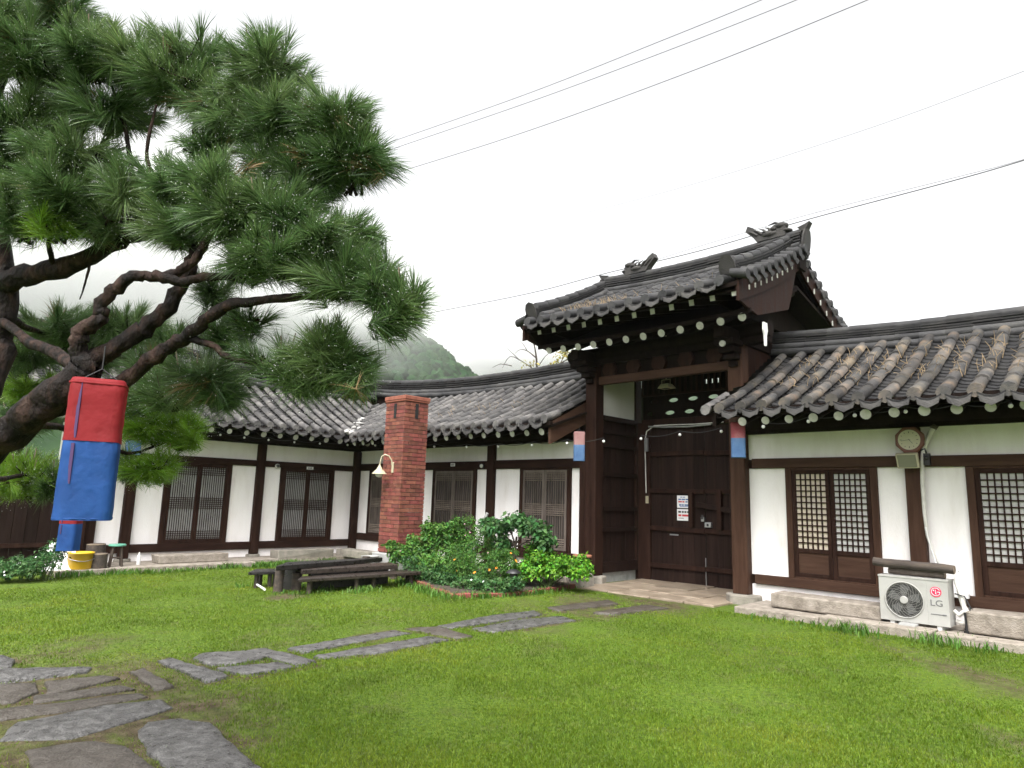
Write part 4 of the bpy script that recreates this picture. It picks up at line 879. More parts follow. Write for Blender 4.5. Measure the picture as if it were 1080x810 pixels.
shrub_px('trailing_plant', [(495, 617, 7.55, (.36, .25, .14), 1), (520, 620, 7.6, (.32, .25, .13), 1), (540, 617, 7.75, (.22, .2, .12), .6), (475, 616, 7.6, (.25, .2, .15), .7), (452, 609, 7.6, (.32, .22, .2), .8), (436, 603, 7.5, (.25, .2, .22), .6), (466, 614, 7.45, (.25, .15, .13), .6)], 2600, .07, leaf_dark, 'dark low plants spilling over the brick edging at the front', 7, flowers=((white_f, 3, .02),))
shrub_px('bright_shrub', [(560, 604, 8.6, (.36, .34, .22), 1), (580, 600, 8.8, (.38, .34, .25), 1), (600, 602, 8.9, (.32, .3, .22), .9), (570, 592, 9.0, (.3, .3, .24), .7), (612, 606, 8.9, (.16, .2, .18), .4), (545, 608, 8.4, (.2, .22, .18), .5)], 4600, .09, leaf_bright, 'broad bright green shrub nearest the gate in the flower bed', 8)
t = thing('small_tree', (B_(541, 605, 8.7)[0], 8.7, .03), 'small dark green tree with a thin leaning stem in the flower bed', 'tree')
m = MB(); b0 = np.array([B_(541, 608, 8.7)[0], 8.7, .03]); p1 = B_(543, 580, 8.7); p2 = B_(545, 566, 8.7)
m.tube([b0, (b0+p1)/2+np.array([.02, 0, 0]), p1, p2], [.035, .03, .026, .018], 7)
for q in ((522, 556), (562, 552), (572, 565), (535, 548), (515, 566)): e = B_(*q, 8.7+R.uniform(-.2, .2)); m.tube([p1+(p2-p1)*R.uniform(0, .6), (p1+e)/2+np.array([0, 0, .04]), e], [.016, .012, .005], 5)
m.build('trunk', twig_m, t)
leaf_cloud('crown', [blob(525, 560, 8.7, (.30, .28, .22)), blob(545, 553, 8.7, (.32, .3, .22)), blob(562, 560, 8.75, (.30, .28, .2)), blob(574, 573, 8.75, (.20, .2, .2), .6), blob(532, 575, 8.7, (.2, .2, .16), .35), blob(516, 552, 8.7, (.16, .16, .12), .4)], 1900, .10, leaf_dark, t, seed=9, shell=.25, elong=1.5)
m = MB(); a = B_(515, 600, 9.4); b = B_(508 if 0 else 514, 541, 9.55); a = B_(499, 584, 9.5); m.bar(a-np.array([.18, 0, .35]), b, .035, .05); o = m.build('leaning_pole', concrete, None); tag(o, 'grey pole leaning against the white wall behind the flower bed', 'pole')
# bollard lamp in the bed
p = onz(541, 627, .0); lp = thing('garden_lamp', (p[0], p[1], .0), 'small black garden lamp with a wide cap among the bed plants', 'garden lamp'); x, y = p[0], p[1]
m = MB(); m.lathe((x, y, 0), [(.045, 0), (.045, .05), (.03, .07), (.03, .15), (.05, .18), (.062, .20)], 12); m.build('post', black, lp)
m = MB(); m.lathe((x, y, .20), [(.055, 0), (.062, .10), (.062, .12)], 12); m.build('lamp_glass', lampglass if 0 else black, lp); m = MB(); m.lathe((x, y, .32), [(.12, 0), (.115, .015), (.06, .05), (.01, .06)], 14); m.build('cap', black, lp)
# ---- planting by the plank fence at the far left
for i, (px, py, zt, r, lab, fl) in enumerate(((8, 597, 0, .30, 'leafy weed clump at the left picture edge before the brown fence', ((white_f, 6, .018),)), (30, 590, 0, .26, 'daisy clump with small white flowers before the brown fence', ((white_f, 9, .018),)), (47, 585, 0, .24, 'tall leafy weed nearest the yellow tub', ((white_f, 2, .018),)))):
    p = onz(px, 612, -.13); base = (p[0], p[1], -.13); hgt = (.35, .4, .62)[i]
    shrub('weed_clump', base, [((0, 0, hgt*.45), (r, r, hgt*.5), 1), ((.2, -.25, hgt*.3), (r*.8, r*.8, hgt*.35), .7), ((-.1, .2, hgt*.7), (r*.5, r*.5, hgt*.35), .5)], 900, .08, leaf_dark, lab, 'weeds', fl, seed=20+i, elong=2.2)

# ================================================================ things in the yard
# brick chimney
ch = thing('brick_chimney', (-11.57, 8.65, 0), 'tall square red brick chimney with smoke slots standing before the eaves', 'chimney')
X0, X1, Y0, Y1 = -11.90, -11.24, 8.35, 8.95
m = MB(); m.box(X0+.012, X1-.012, Y0+.012, Y1-.012, .2, 3.40); m.build('mortar', mortar, ch)
m = MB(); H = .080; nc = 48; L = .235
for c in range(nc):
    z = .32+c*H; off = (c % 2)*.11
    if z > 3.36: break
    for fx in (0, 1):
        for face in (0, 1):
            a0, a1 = (X0, X1) if fx == 0 else (Y0, Y1); u = a0 - (off if (c+fx) % 2 else off+.0)
            while u < a1-.01:
                s, e = max(u, a0+.001), min(u+L, a1-.001)
                if e-s > .03:
                    g = R.uniform(-.003, .003)
                    slot = 2.98 < z < 3.26 and abs((s+e)/2-(a0+a1)/2) < .0
                    if fx == 0: y0, y1 = ((Y0+g, Y0+.05) if face == 0 else (Y1-.05, Y1-g)); m.box(s, e, y0, y1, z, z+H-.011)
                    else: x0, x1 = ((X1-.05, X1-g) if face == 0 else (X0+g, X0+.05)); m.box(x0, x1, s+.0, e, z+.0005, z+H-.0115)
                u += L+.011
m.build('brickwork', brick, ch)
m = MB(); m.box(X0-.03, X1+.03, Y0-.03, Y1+.03, 3.40, 3.485); m.box(X0-.02, X1+.02, Y0-.02, Y1+.02, 3.365, 3.40)
m.build('cap', brick_cap, ch, bevel=.012)
m = MB()
m.box(-11.61, -11.53, Y0-.008, Y0+.06, 3.02, 3.33); m.box(X1-.06, X1+.008, 8.61, 8.69, 3.02, 3.33); m.build('smoke_slot', soot, ch)
m = MB(); m.box(X0-.10, X1+.03, Y0-.08, Y1+.02, -.15, .30); m.build('footing', concrete, ch, bevel=.02)
# lamp on the chimney
q = ony(414, 492, Y0-.02); x, z = q[0], q[2]
lp = thing('wall_lamp', (x, Y0, z), 'cream bell-shaped swan-neck lamp fixed to the brick chimney', 'wall lamp')
m = MB(); m.box(x-.03, x+.03, Y0-.03, Y0-.001, z-.13, z+.09); m.build('wall_plate', cream_pl, lp, bevel=.008)
m = MB(); ax = [(x, Y0-.03, z+.0), (x-.0, Y0-.05, z+.12), (x-.03, Y0-.10, z+.21), (x-.08, Y0-.16, z+.235), (x-.13, Y0-.20, z+.20), (x-.15, Y0-.22, z+.10), (x-.155, Y0-.225, z+.0)]; m.tube(ax, .013, 8); m.build('arm', cream_pl, lp)
m = MB(); c = (x-.155, Y0-.225, z-.10); m.lathe(c, [(.155, -.06), (.15, -.055), (.10, .0), (.06, .035), (.045, .07), (.025, .10), (.02, .13)], 18); m.build('bell_shade', cream_pl, lp)
m = MB(); m.ball((c[0], c[1], c[2]-.07), (.08, .08, .06), 12, 8); m.build('lamp_globe', white_pl, lp)
# grey tub at the foot of the chimney
p = onz(437 if 0 else 399, 592, .0); bx_, by_ = -12.1, 8.2
# wooden tables and benches
def seat_thing(name, P, z, th, legs, label, cat, top_m, group=None, planks=2, legm=None, legr=.035, legh=None):
    """P: four ground-plan corners in order; planks run along P0->P1"""
    P = [np.array(p[:2], float) for p in P]; c = np.mean(P, 0); g = float(ground_z(*c)); t = thing(name, (c[0], c[1], g), label, cat, group)
    m = MB()
    for k in range(planks):
        a, b = k/planks, (k+1)/planks-.02; e = R.uniform(-.006, .006)
        q = [P[0]+(P[3]-P[0])*a, P[1]+(P[2]-P[1])*a, P[1]+(P[2]-P[1])*b, P[0]+(P[3]-P[0])*b]
        m.hexa([(*v, z-th+e) for v in q]+[(*v, z+e) for v in q])
    m.build('top', top_m, t, bevel=.008)
    for fx, fy in legs:
        p = P[0]*(1-fx)*(1-fy)+P[1]*fx*(1-fy)+P[2]*fx*fy+P[3]*(1-fx)*fy; m = MB(); m.tube([(*p, g-.05), (p[0]+R.uniform(-.01, .01), p[1], z-th+.01)], legr, 8, jit=.08); m.build('leg', legm or table_wood, t)
    return t
g_ = -.03
def gz_(px, py, z): p = onz(px, py, z); return p[:2]
# long front bench
bl = seat_thing('bench', [gz_(314, 611, .20), gz_(444, 603, .20), gz_(436, 600.3, .20), gz_(318, 607.7, .20)], .20, .05, [(.08, .25), (.45, .25), (.08, .8), (.6, .5), (.93, .3), (.93, .8)], 'long low wooden bench in front of the table, wet brown planks', 'bench', table_wood, planks=1, legm=log_m)
tb = seat_thing('low_table', [gz_(318, 601, .30), gz_(420, 595.5, .30), gz_(412, 593.2, .30), gz_(316, 597.3, .30)], .30, .07, [], 'long low table of dark wet planks on stump legs before the chimney', 'table', table_wood, planks=3)
tz = float(world_loc(tb)[2])
def apron(t, P, z0, z1, f):  # near-black box added to stand for the shade under the table
    P = [np.array(p[:2], float) for p in P]; c = np.mean(P, 0); Q = [c+(p-c)*f for p in P]; m = MB(); m.hexa([(*q, z0) for q in Q]+[(*q, z1) for q in Q]); m.build('apron', table_dark, t)
apron(tb, [gz_(318, 601, .30), gz_(420, 595.5, .30), gz_(412, 593.2, .30), gz_(316, 597.3, .30)], .0, .225, .8)
for px, py, w in ((312, 622, .075), (328, 621, .06), (400, 612, .07), (415, 609, .07)):
    p = onz(px, py, tz); m = MB(); m.tube([(p[0], p[1], tz-.05), (p[0]+.01, p[1], .232)], w, 10, jit=.06); m.build('leg', log_m, tb, bevel=.01)
tb2 = seat_thing('low_table', [gz_(291, 598, .36), gz_(384, 591, .36), gz_(404, 588.6, .36), gz_(303, 593.5, .36)], .37, .07, [], 'black tarpaulin-dark table plank set behind the brown one', 'table', table_dark, planks=1)
for px, py, w in ((293, 624, .07), (303, 618, .07), (385, 606, .07)):
    p = onz(px, py, tz); m = MB(); m.tube([(p[0], p[1], tz-.05), (p[0]+.01, p[1], .302)], w, 10, jit=.06); m.build('leg', log_m, tb2)
m = MB(); p0, p1 = gz_(298, 621, g_), gz_(311, 622, g_); e = np.array([-.22, .22]); m.hexa([(*p0, g_-.03), (*p1, g_-.03), (*(p1+e), g_-.03), (*(p0+e), g_-.03), (*p0, .28), (*p1, .28), (*(p1+e), .28), (*(p0+e), .28)])
o = m.build('brazier_box', table_dark, None, bevel=.01); tag(o, 'dark square box tucked under the table end between the stump legs', 'box')
seat_thing('bench', [gz_(262, 603, .20), gz_(291, 602, .20), gz_(297, 599, .20), gz_(270, 599.5, .20)], .20, .05, [(.25, .25), (.75, .25), (.25, .8), (.8, .8)], 'short dark wooden stool-bench at the left end of the table', 'bench', table_dark, planks=1, legm=table_wood)
m = MB(); a = onz(271, 618, g_); b = onz(279, 624, g_); m.tube([a+[0, 0, .02], b+[0, 0, .03]], .018, 6); o = m.build('white_stick', white_pl, None); tag(o, 'short white stick lying on bare soil under the short bench', 'stick')
# stools
def stool(x, y, z0, h, w, seat_m, leg_m, label):
    t = thing('stool', (x, y, z0), label, 'stool'); m = MB(); m.lathe((x, y, z0+h-.035), [(w*.98, 0), (w, .01), (w, .028), (w*.96, .035)], 20); m.build('seat', seat_m, t)
    for a in range(4):
        s, c = math.sin(a*PI/2+.6), math.cos(a*PI/2+.6); m = MB(); m.tube([(x+c*w*.95, y+s*w*.95, z0), (x+c*w*.6, y+s*w*.6, z0+h-.03)], .022, 7); m.build('leg', leg_m, t)
    m = MB()
    for a in range(4):
        s, c, s2, c2 = math.sin(a*PI/2+.6), math.cos(a*PI/2+.6), math.sin((a+1)*PI/2+.6), math.cos((a+1)*PI/2+.6); m.tube([(x+c*w*.8, y+s*w*.8, z0+h*.4), (x+c2*w*.8, y+s2*w*.8, z0+h*.4)], .012, 6)
    m.build('stretcher', leg_m, t); return t
p = onx(121, 592, -14.75); stool(-14.7, p[1], -.04, .42, .15, green_seat, twig_m, 'small stool with a mint green top beside the stump and yellow tub')
p = ony(614, 600, 9.75); stool(p[0], 9.75, .06, .45, .17, terra, wood_grey, 'stool with a terracotta top at the left gate post')
# stumps, tub, boards
def stump(px, py, r, h, label, Xd=-14.75):
    p = onx(px, py, Xd); z0 = -.04; t = thing('tree_stump', (p[0], p[1], z0), label, 'stump'); m = MB(); m.tube([(p[0], p[1], z0), (p[0], p[1]+.01, z0+h*.5), (p[0]+.01, p[1], z0+h)], [r*1.05, r, r*.97], 14, caps=False, jit=.05); m.build('bark', log_m, t)
    m = MB(); m.lathe((p[0]+.01, p[1], z0+h-.012), [(r*.96, 0), (r*.95, .012)], 14); m.build('cut_face', log_end, t)
stump(103, 594, .15, .26, 'tan sawn stump on the plinth between the yellow tub and the stool', -14.6)
stump(100, 585, .17, .40, 'rounded dark log stump behind the tan one by the white wall', -15.1)
p = onx(84, 596, -14.6); tub = thing('tub', (p[0], p[1], -.04), 'yellow plastic tub on the plinth under the small hanging lantern', 'tub')
m = MB(); c = (p[0], p[1], -.04); m.lathe(c, [(.175, 0), (.19, .02), (.205, .27), (.222, .275), (.222, .30), (.195, .30), (.18, .05), (.01, .04)], 22); m.build('shell', yellow_pl, tub)
m = MB(); m.tube([(c[0]+.223*math.cos(a), c[1]+.223*math.sin(a), .16-.05*math.sin((a+1.6)*1.0)**2) for a in np.linspace(-1.9, 1.2, 12)], .006, 5); m.build('handle', steel, tub)
m = MB(); m.hexa([(-14.55, 3.05, -.04), (-14.5, 3.05, -.04), (-14.5, 3.62, -.04), (-14.55, 3.62, -.04), (-14.95, 3.3, .42), (-14.9, 3.3, .42), (-14.9, 3.70, .42), (-14.95, 3.70, .42)]); o = m.build('leaning_board', white_pl, None, loc=(-14.5, 3.3, -.04)); tag(o, 'white board leaning low beside the yellow tub', 'board')
m = MB(); m.box(-15.1, -14.6, 3.25, 3.75, -.04, .06); m.ball((-14.75, 3.4, .06), (.16, .2, .07)); o = m.build('crumpled_sheet', sheet_white, None, bevel=.03, loc=(-14.8, 3.5, -.04)); tag(o, 'grey-white crumpled sheet bundle behind the small lantern', 'bundle')
p = onx(146.5, 588, -14.9); m = MB(); m.lathe((p[0], p[1], -.04), [(.035, 0), (.037, .12), (.03, .17), (.013, .2), (.013, .24)], 12); o = m.build('bottle', white_pl, None, loc=(p[0], p[1], -.04)); tag(o, 'small clear white bottle standing by the wall right of the stool', 'bottle')
# tub by the chimney
t = thing('water_bucket', (-11.72, 8.05, -.08), 'grey bucket at the foot of the brick chimney', 'bucket'); m = MB(); m.lathe((-11.72, 8.05, -.08), [(.13, 0), (.17, .32), (.18, .33), (.165, .33), (.12, .04), (.01, .03)], 18); m.build('shell', concrete, t)
m = MB(); m.tube([(-11.72+.175*math.cos(a), 8.05+.175*math.sin(a), .21-.10*math.sin(a+2.2)**2) for a in np.linspace(-2.2, .94, 10)], .006, 5); m.build('handle', steel, t)
# plank fence at the far left
fe = thing('plank_fence', (-15.5, 1.5, -.13), 'dark brown plank fence behind the pine at the left edge', 'fence')
m = MB()
for k in range(36):
    y = 3.98-.2*k; e = R.uniform(-.006, .006); m.box(-15.55+e, -15.5+e, y-.194, y, -.2, 1.75)
m.build('boards', mat('brown_fence_board', [(.010,.006,.005), (.015,.009,.0075), (.02,.013,.011)], 3, .6, .25, 25, (5,5,.4), island=.2, spec=.05), fe)
m = MB()
for y in (3.9, 1.9, -.1, -2.1): m.box(-15.50, -15.41, y-.05, y+.05, -.2, 1.8)
m.box(-15.499, -15.45, -3.2, 3.98, 1.5, 1.58); m.box(-15.499, -15.45, -3.2, 3.98, .3, .38); m.build('posts_and_rails', wood_dark, fe)

# air conditioner
ac = thing('air_conditioner', (-2.46, 9.6, .085), 'off-white outdoor air conditioner with round fan grille and red logo by the wall', 'air conditioner')
AX0, AX1, AY0, AY1, AZ0, AZ1 = -2.83, -2.09, 9.47, 9.75, .125, .655
m = MB(); m.box(AX0, AX1, AY0, AY1, AZ0, AZ1-.02); m.box(AX0-.006, AX1+.006, AY0-.006, AY1+.006, AZ1-.02, AZ1); m.box(AX0+.52, AX0+.523, AY0-.003, AY0+.01, AZ0+.01, AZ1-.03); m.build('casing', ac_white, ac, bevel=.012)
fc = (AX0+.275, AZ0+.255); m = MB(); m.lathe((fc[0], AY0-.003, fc[1]), [(.21, -.002), (.215, .006), (.21, .012), (.203, .012), (.2, .002)], 40, 'y', caps=False); m.build('fan_ring', ac_white, ac)
m = MB(); m.add([(fc[0]+.2*math.cos(t), AY0-.0025, fc[1]+.2*math.sin(t)) for t in np.linspace(0, 2*PI, 33)[:-1]], [list(range(32))]); m.build('fan_well', flat('dark_fan_well', (.022, .022, .021)), ac)
m = MB()
for k in range(5):
    a = k*2*PI/5; m.add([(fc[0]+r*math.cos(a+b), AY0-.0035, fc[1]+r*math.sin(a+b)) for r, b in ((.04, 0), (.17, -.1), (.185, .5), (.1, .7), (.04, .8))], [list(range(5))])
m.build('fan', flat('grey_fan_blade', (.09, .09, .088)), ac)
m = MB()
for r in np.arange(.09, .2, .05): m.tube([(fc[0]+r*math.cos(t), AY0-.012, fc[1]+r*math.sin(t)) for t in np.linspace(0, 2*PI, 33)], .0014, 4, caps=False)
for k in range(22):
    a = k*2*PI/22; m.tube([(fc[0]+r*math.cos(a+1.2*(r-.045)/.16), AY0-.014, fc[1]+r*math.sin(a+1.2*(r-.045)/.16)) for r in np.linspace(.045, .205, 7)], .0017, 4)
m.build('fan_grille', grille_m, ac)
m = MB(); m.lathe((fc[0], AY0-.010, fc[1]), [(.045, 0), (.045, .012), (.038, .016)], 20, 'y'); m.build('fan_hub', ac_white, ac)
lc = (AX0+.615, AZ0+.385); m = MB(); m.lathe((lc[0], AY0-.001, lc[1]), [(.058, 0), (.058, .004)], 28, 'y'); m.build('logo_disc', logo_red, ac)
m = MB(); w_ = flat('logo_white', (.75, .72, .7))
arc = [(lc[0]+.044*math.cos(t), AY0-.0065, lc[1]+.044*math.sin(t)) for t in np.linspace(.15*PI, 2.0*PI, 24)]; m.tube(arc, .0032, 4); m.tube([arc[-1], (lc[0]+.012, AY0-.0065, lc[1])], .0032, 4)
m.tube([(lc[0]-.002, AY0-.0065, lc[1]+.025), (lc[0]-.002, AY0-.0065, lc[1]-.024), (lc[0]+.014, AY0-.0065, lc[1]-.024)], .0034, 4); m.lathe((lc[0]-.021, AY0-.005, lc[1]+.017), [(.007, 0), (.007, .003)], 10, 'y'); m.build('logo_face', w_, ac)
def text(body, size, loc, rot, m_, name, parent, ext=.001):
    cu = bpy.data.curves.new(name, 'FONT'); cu.body = body; cu.size = size; cu.extrude = ext; cu.align_x = 'CENTER'
    tmp = bpy.data.objects.new('tmp', cu); COL.objects.link(tmp); dg = bpy.context.evaluated_depsgraph_get(); dg.update(); me = bpy.data.meshes.new_from_object(tmp.evaluated_get(dg)); bpy.data.objects.remove(tmp)
    me.materials.clear(); o = link(name, me, m_, parent); o.location = Vector(loc)-world_loc(parent); o.rotation_euler = rot; return o
o = text('LG', .098, (AX0+.615, AY0-.003, AZ0+.225), (PI/2, 0, 0), logo_grey, 'logo_letters', ac); o.scale = (1.15, 1, 1)
m = MB(); m.box(AX0+.55, AX0+.70, AY0-.004, AY0-.001, AZ0+.125, AZ0+.133); m.box(AX0+.67, AX0+.71, AY0-.0045, AY0-.001, AZ0+.122, AZ0+.136); m.build('model_line', logo_grey, ac)
for x in (AX0+.10, AX1-.14):
    m = MB(); m.box(x, x+.05, AY0+.02, AY1+.02, .07, AZ0-.001); m.build('foot', white_pl, ac)
hz = thing('refrigerant_hose', (AX1, 9.6, .2), 'wrapped white hose loop hanging at the right side of the air conditioner', 'hose')
m = MB(); m.tube([(AX1+.02, 9.62, .30), (AX1+.07, 9.60, .26), (AX1+.13, 9.60, .32), (AX1+.11, 9.62, .46), (AX1+.05, 9.66, .62), (AX1+.045, 9.72, .74), (AX1+.08, 9.75, .76), (AX1+.11, 9.72, .70), (AX1+.07, 9.66, .52), (AX1+.11, 9.62, .38), (AX1+.17, 9.60, .28), (AX1+.16, 9.6, .20), (AX1+.10, 9.62, .17), (AX1+.03, 9.66, .18)], .026, 8); m.build('wrapped_pipe', pipe_wrap, hz)
m = MB(); m.tube([(AX1+.04, 9.6, .5), (AX1+.14, 9.58, .48), (AX1+.19, 9.58, .36), (AX1+.16, 9.58, .25), (AX1+.12, 9.6, .12), (AX1+.1, 9.6, .02)], .008, 6); m.tube([(AX1+.13, 9.58, .3), (AX1+.15, 9.56, .05)], .014, 6); m.build('power_cord', cable_m, hz)
# timber on the air conditioner
def timber(name, p0, p1, r, label, m_=log_m, flatten=.75):
    t = thing(name, tuple((np.array(p0)+np.array(p1))/2), label, 'timber'); m = MB(); a, b = np.array(p0), np.array(p1); n = 9
    m.tube([a+(b-a)*k/n+np.array([0, R.uniform(-.004, .004), R.uniform(-.004, .004)]) for k in range(n+1)], [r*R.uniform(.93, 1.05) for _ in range(n+1)], 12, jit=.03); m.build('log', m_, t)
    m = MB(); d = (b-a)/np.linalg.norm(b-a); m.tube([b-d*.001, b+d*.003], [r*.95, r*.93], 12); m.build('cut_end', log_end, t)
timber('timber', (-2.90, 9.56, .80), (-2.02, 9.53, .775), .052, 'weathered round timber lying on top, upper one on the air conditioner')
timber('timber', (-2.75, 9.63, .708), (-2.14, 9.62, .702), .048, 'shorter dark timber under the round one on the air conditioner', wood_grey)
p = onz(957, 669, 0); block('concrete_block', p[0]-.09, p[0]+.09, p[1]-.02, p[1]+.12, -.02, .115, concrete, 'small pale concrete block in the grass before the air conditioner', 'concrete block', None, .03, .02)
pi = thing('drain_conduit', (-2.4, YF, 1.4), 'white wrapped pipe running up the wall beside the clock post', 'pipe')
m = MB(); pts = [ony(x, y, 10.13) for x, y in ((984, 452), (979, 462), (974, 475), (972.5, 490), (973, 510), (975, 540), (978, 565), (985, 585), (990, 594))]; m.tube(pts, [.035, .034, .03, .026, .025, .023, .018, .014, .013], 8); m.build('pipe', pipe_wrap, pi)
m = MB(); m.tube([ony(984, 452, 10.13), ony(987, 448, 10.22)], .04, 8); m.build('wall_sleeve', wood_grey, pi); m = MB(); m.tube([ony(976, 556, 10.10), ony(981, 575, 10.12), ony(987, 594, 10.1)], .012, 6); m.build('thin_hose', white_pl, pi)
# socket by the hose
q = ony(1013, 628, 10.12); m = MB(); m.box(q[0]-.09, q[0]+.09, 10.09, 10.165, q[2]-.03, q[2]+.03); o = m.build('power_strip', white_pl, None, bevel=.006, loc=tuple(q)); tag(o, 'white power strip low on the beam right of the air conditioner', 'power strip')
# clock, floodlight, meter
q = ony(959.5, 464, 10.08); x, z = q[0], q[2]; ck = thing('wall_clock', (x, 10.1, z), 'octagonal brown wall clock on the post top, showing twenty to five', 'clock')
def octa(r, y, off=PI/8): return [(x+r*math.cos(k*PI/4+off), y, z+r*math.sin(k*PI/4+off)) for k in range(8)]
m = MB(); m.prism(octa(.182, 10.05), (0, .08, 0)); m.build('case', clock_wood, ck, bevel=.012)
m = MB(); m.lathe((x, 10.049, z), [(.132, 0), (.132, .004)], 28, 'y'); m.build('dial', clock_face, ck)
m = MB()
for k in range(12):
    a = k*PI/6; r0 = .088 if k % 3 == 0 else .095; m.bar((x+r0*math.sin(a), 10.043, z+r0*math.cos(a)), (x+.108*math.sin(a), 10.043, z+.108*math.cos(a)), .006, .012 if k % 3 == 0 else .007, (0, 1, 0))
m.build('hour_marks', ink, ck)
for nm, a, L, w in (('hour_hand', math.radians(142), .062, .012), ('minute_hand', math.radians(262), .095, .008)):
    m = MB(); m.bar((x-.015*math.sin(a), 10.0415, z-.015*math.cos(a)), (x+L*math.sin(a), 10.0415, z+L*math.cos(a)), .003, w, (1e-3, 1, 0)); m.build(nm, ink, ck)
q = ony(958, 486, 9.98); fl = thing('floodlight', (q[0], 10.0, q[2]), 'flat square floodlight in a pale frame under the clock', 'floodlight')
m = MB(); a = np.array([q[0]-.135, 9.97, q[2]-.075]); P = [(q[0]-.13, 9.97, q[2]-.10), (q[0]+.13, 9.95, q[2]-.10), (q[0]+.115, 9.93, q[2]+.09), (q[0]-.145, 9.95, q[2]+.09)]; m.prism(P, (0, .06, .02)); m.build('housing', cream_pl, fl, bevel=.008)
m = MB(); cc = np.mean(np.array(P), 0); m.prism([tuple(cc+(np.array(p)-cc)*.84+np.array([0, -.004, -.002])) for p in P], (0, .01, 0)); m.build('lens', lampglass, fl)
m = MB(); m.bar((q[0]-.04, 10.03, q[2]), (q[0]-.04, 10.14, q[2]), .03, .04); m.build('bracket', steel, fl)
q = ony(977, 483, 10.1); m = MB(); m.box(q[0]-.035, q[0]+.035, 10.1, 10.17, q[2]-.09, q[2]+.06); m.ball((q[0], 10.10, q[2]+.0), .03); m.tube([(q[0], 10.12, q[2]+.06), (q[0]-.01, 10.1, q[2]+.12), (q[0]-.06, 10.1, q[2]+.1)], .01, 6); o = m.build('junction_box', black, None, loc=tuple(q)); tag(o, 'small black junction box beside the white pipe and floodlight', 'junction box')

# lanterns
def lantern(c, w, h, rm, bm, label, yaw=.3, tilt=(0, 0), split=.45, cord=.25, wob=.0):
    t = thing('cloth_lantern', c, label, 'lantern', None); n = 48; w2 = w/2; rnd = np.random.default_rng(int(abs(c[0]*100)))
    def sec(f, z, s=1.0):
        out = []
        for k in range(n):
            a = 2*PI*k/n; e = 7.0; r = (abs(math.cos(a))**e+abs(math.sin(a))**e)**(-1/e)*w2*s*(1+wob*rnd.uniform(-1, 1)); out.append((c[0]+r*math.cos(a+yaw)+tilt[0]*(z), c[1]+r*math.sin(a+yaw)+tilt[1]*z, c[2]+z))
        return out
    def band(zs, m_, name):
        m = MB(); S = [sec(0, z, s) for z, s in zs]; P = sum(S, []); m.add(P, [(i*n+k, i*n+(k+1) % n, (i+1)*n+(k+1) % n, (i+1)*n+k) for i in range(len(zs)-1) for k in range(n)], True); return m.build(name, m_, t)
    zt = h/2; zm = h/2-h*split; zb = -h/2
    rd = band([(zt-.004, .72), (zt, .95), (zt-.012, 1.0), (zt-.03, 1.03)]+[(zt-.03+(zm-zt+.03)*k/5, 1.0+wob*(k % 2)) for k in range(1, 6)], rm, 'red_shade')
    bl_ = band([(zm+.001, .985), (zm-.004, 1.0)]+[(zm+(zb-zm)*k/6, 1.0+.12*wob*10*(k/6)) for k in range(1, 7)], bm, 'blue_shade')
    m = MB(); P = sec(0, zt-.02, .995); m.tube(P+[P[0]], .006, 5, caps=False); m.build('hoop', rm, t); m = MB(); P = sec(0, zb+.006, .99); m.tube(P+[P[0]], .005, 5, caps=False); m.build('hoop', bm, t)
    m = MB(); k0 = sec(0, zt-.02, 1.012); k1 = sec(0, zm+.01, 1.012)
    for i in (32,): m.bar(k0[i], k1[i], .012, .004); m.bar(sec(0, zm-.01, 1.012)[i], sec(0, zb+.25*h, 1.012)[i], .012, .003)
    m.build('seam', flat('dark_seam', (.05, .02, .08)), t)
    m = MB()
    top = (c[0]+tilt[0]*zt, c[1]+tilt[1]*zt, c[2]+zt); a, b = sec(0, zt-.01, .9)[0], sec(0, zt-.01, .9)[n//2]
    m.tube([a, (top[0], top[1], top[2]+cord*.35), b], .003, 4); m.tube([(top[0], top[1], top[2]+cord*.35), (top[0], top[1], top[2]+cord)], .003, 4); m.build('cord', cable_m, t); return t
bc = ond(97, 474, 2.6); lantern(tuple(bc), .182, .525, red_cloth, blue_cloth, 'big red and blue cloth lantern hanging from the pine branch in front', yaw=1.24, tilt=(.0, .0), wob=.02, cord=.14)
sc_ = ond(76, 545, 6.2); lantern(tuple(sc_), .15, .60, red_cloth, blue_cloth, 'smaller red and blue lantern half hidden below the big one', yaw=.9, wob=.01, cord=.5, split=.60)
p = onx(141, 466, -14.62); lantern(tuple(p), .22, .5, red_faded, blue_faded, 'faded lantern under the west wing eaves behind the pine twigs', yaw=.3, cord=.15)
lantern((-7.42, 9.25, 2.37), .19, .5, pink_faded, blue_faded, 'pale washed-out red and blue lantern left of the gate', yaw=.75, cord=.12)
lantern((-4.53, 9.28, 2.37), .20, .5, red_faded, blue_faded, 'faded red and blue lantern hanging at the right gate column', yaw=.45, cord=.12)

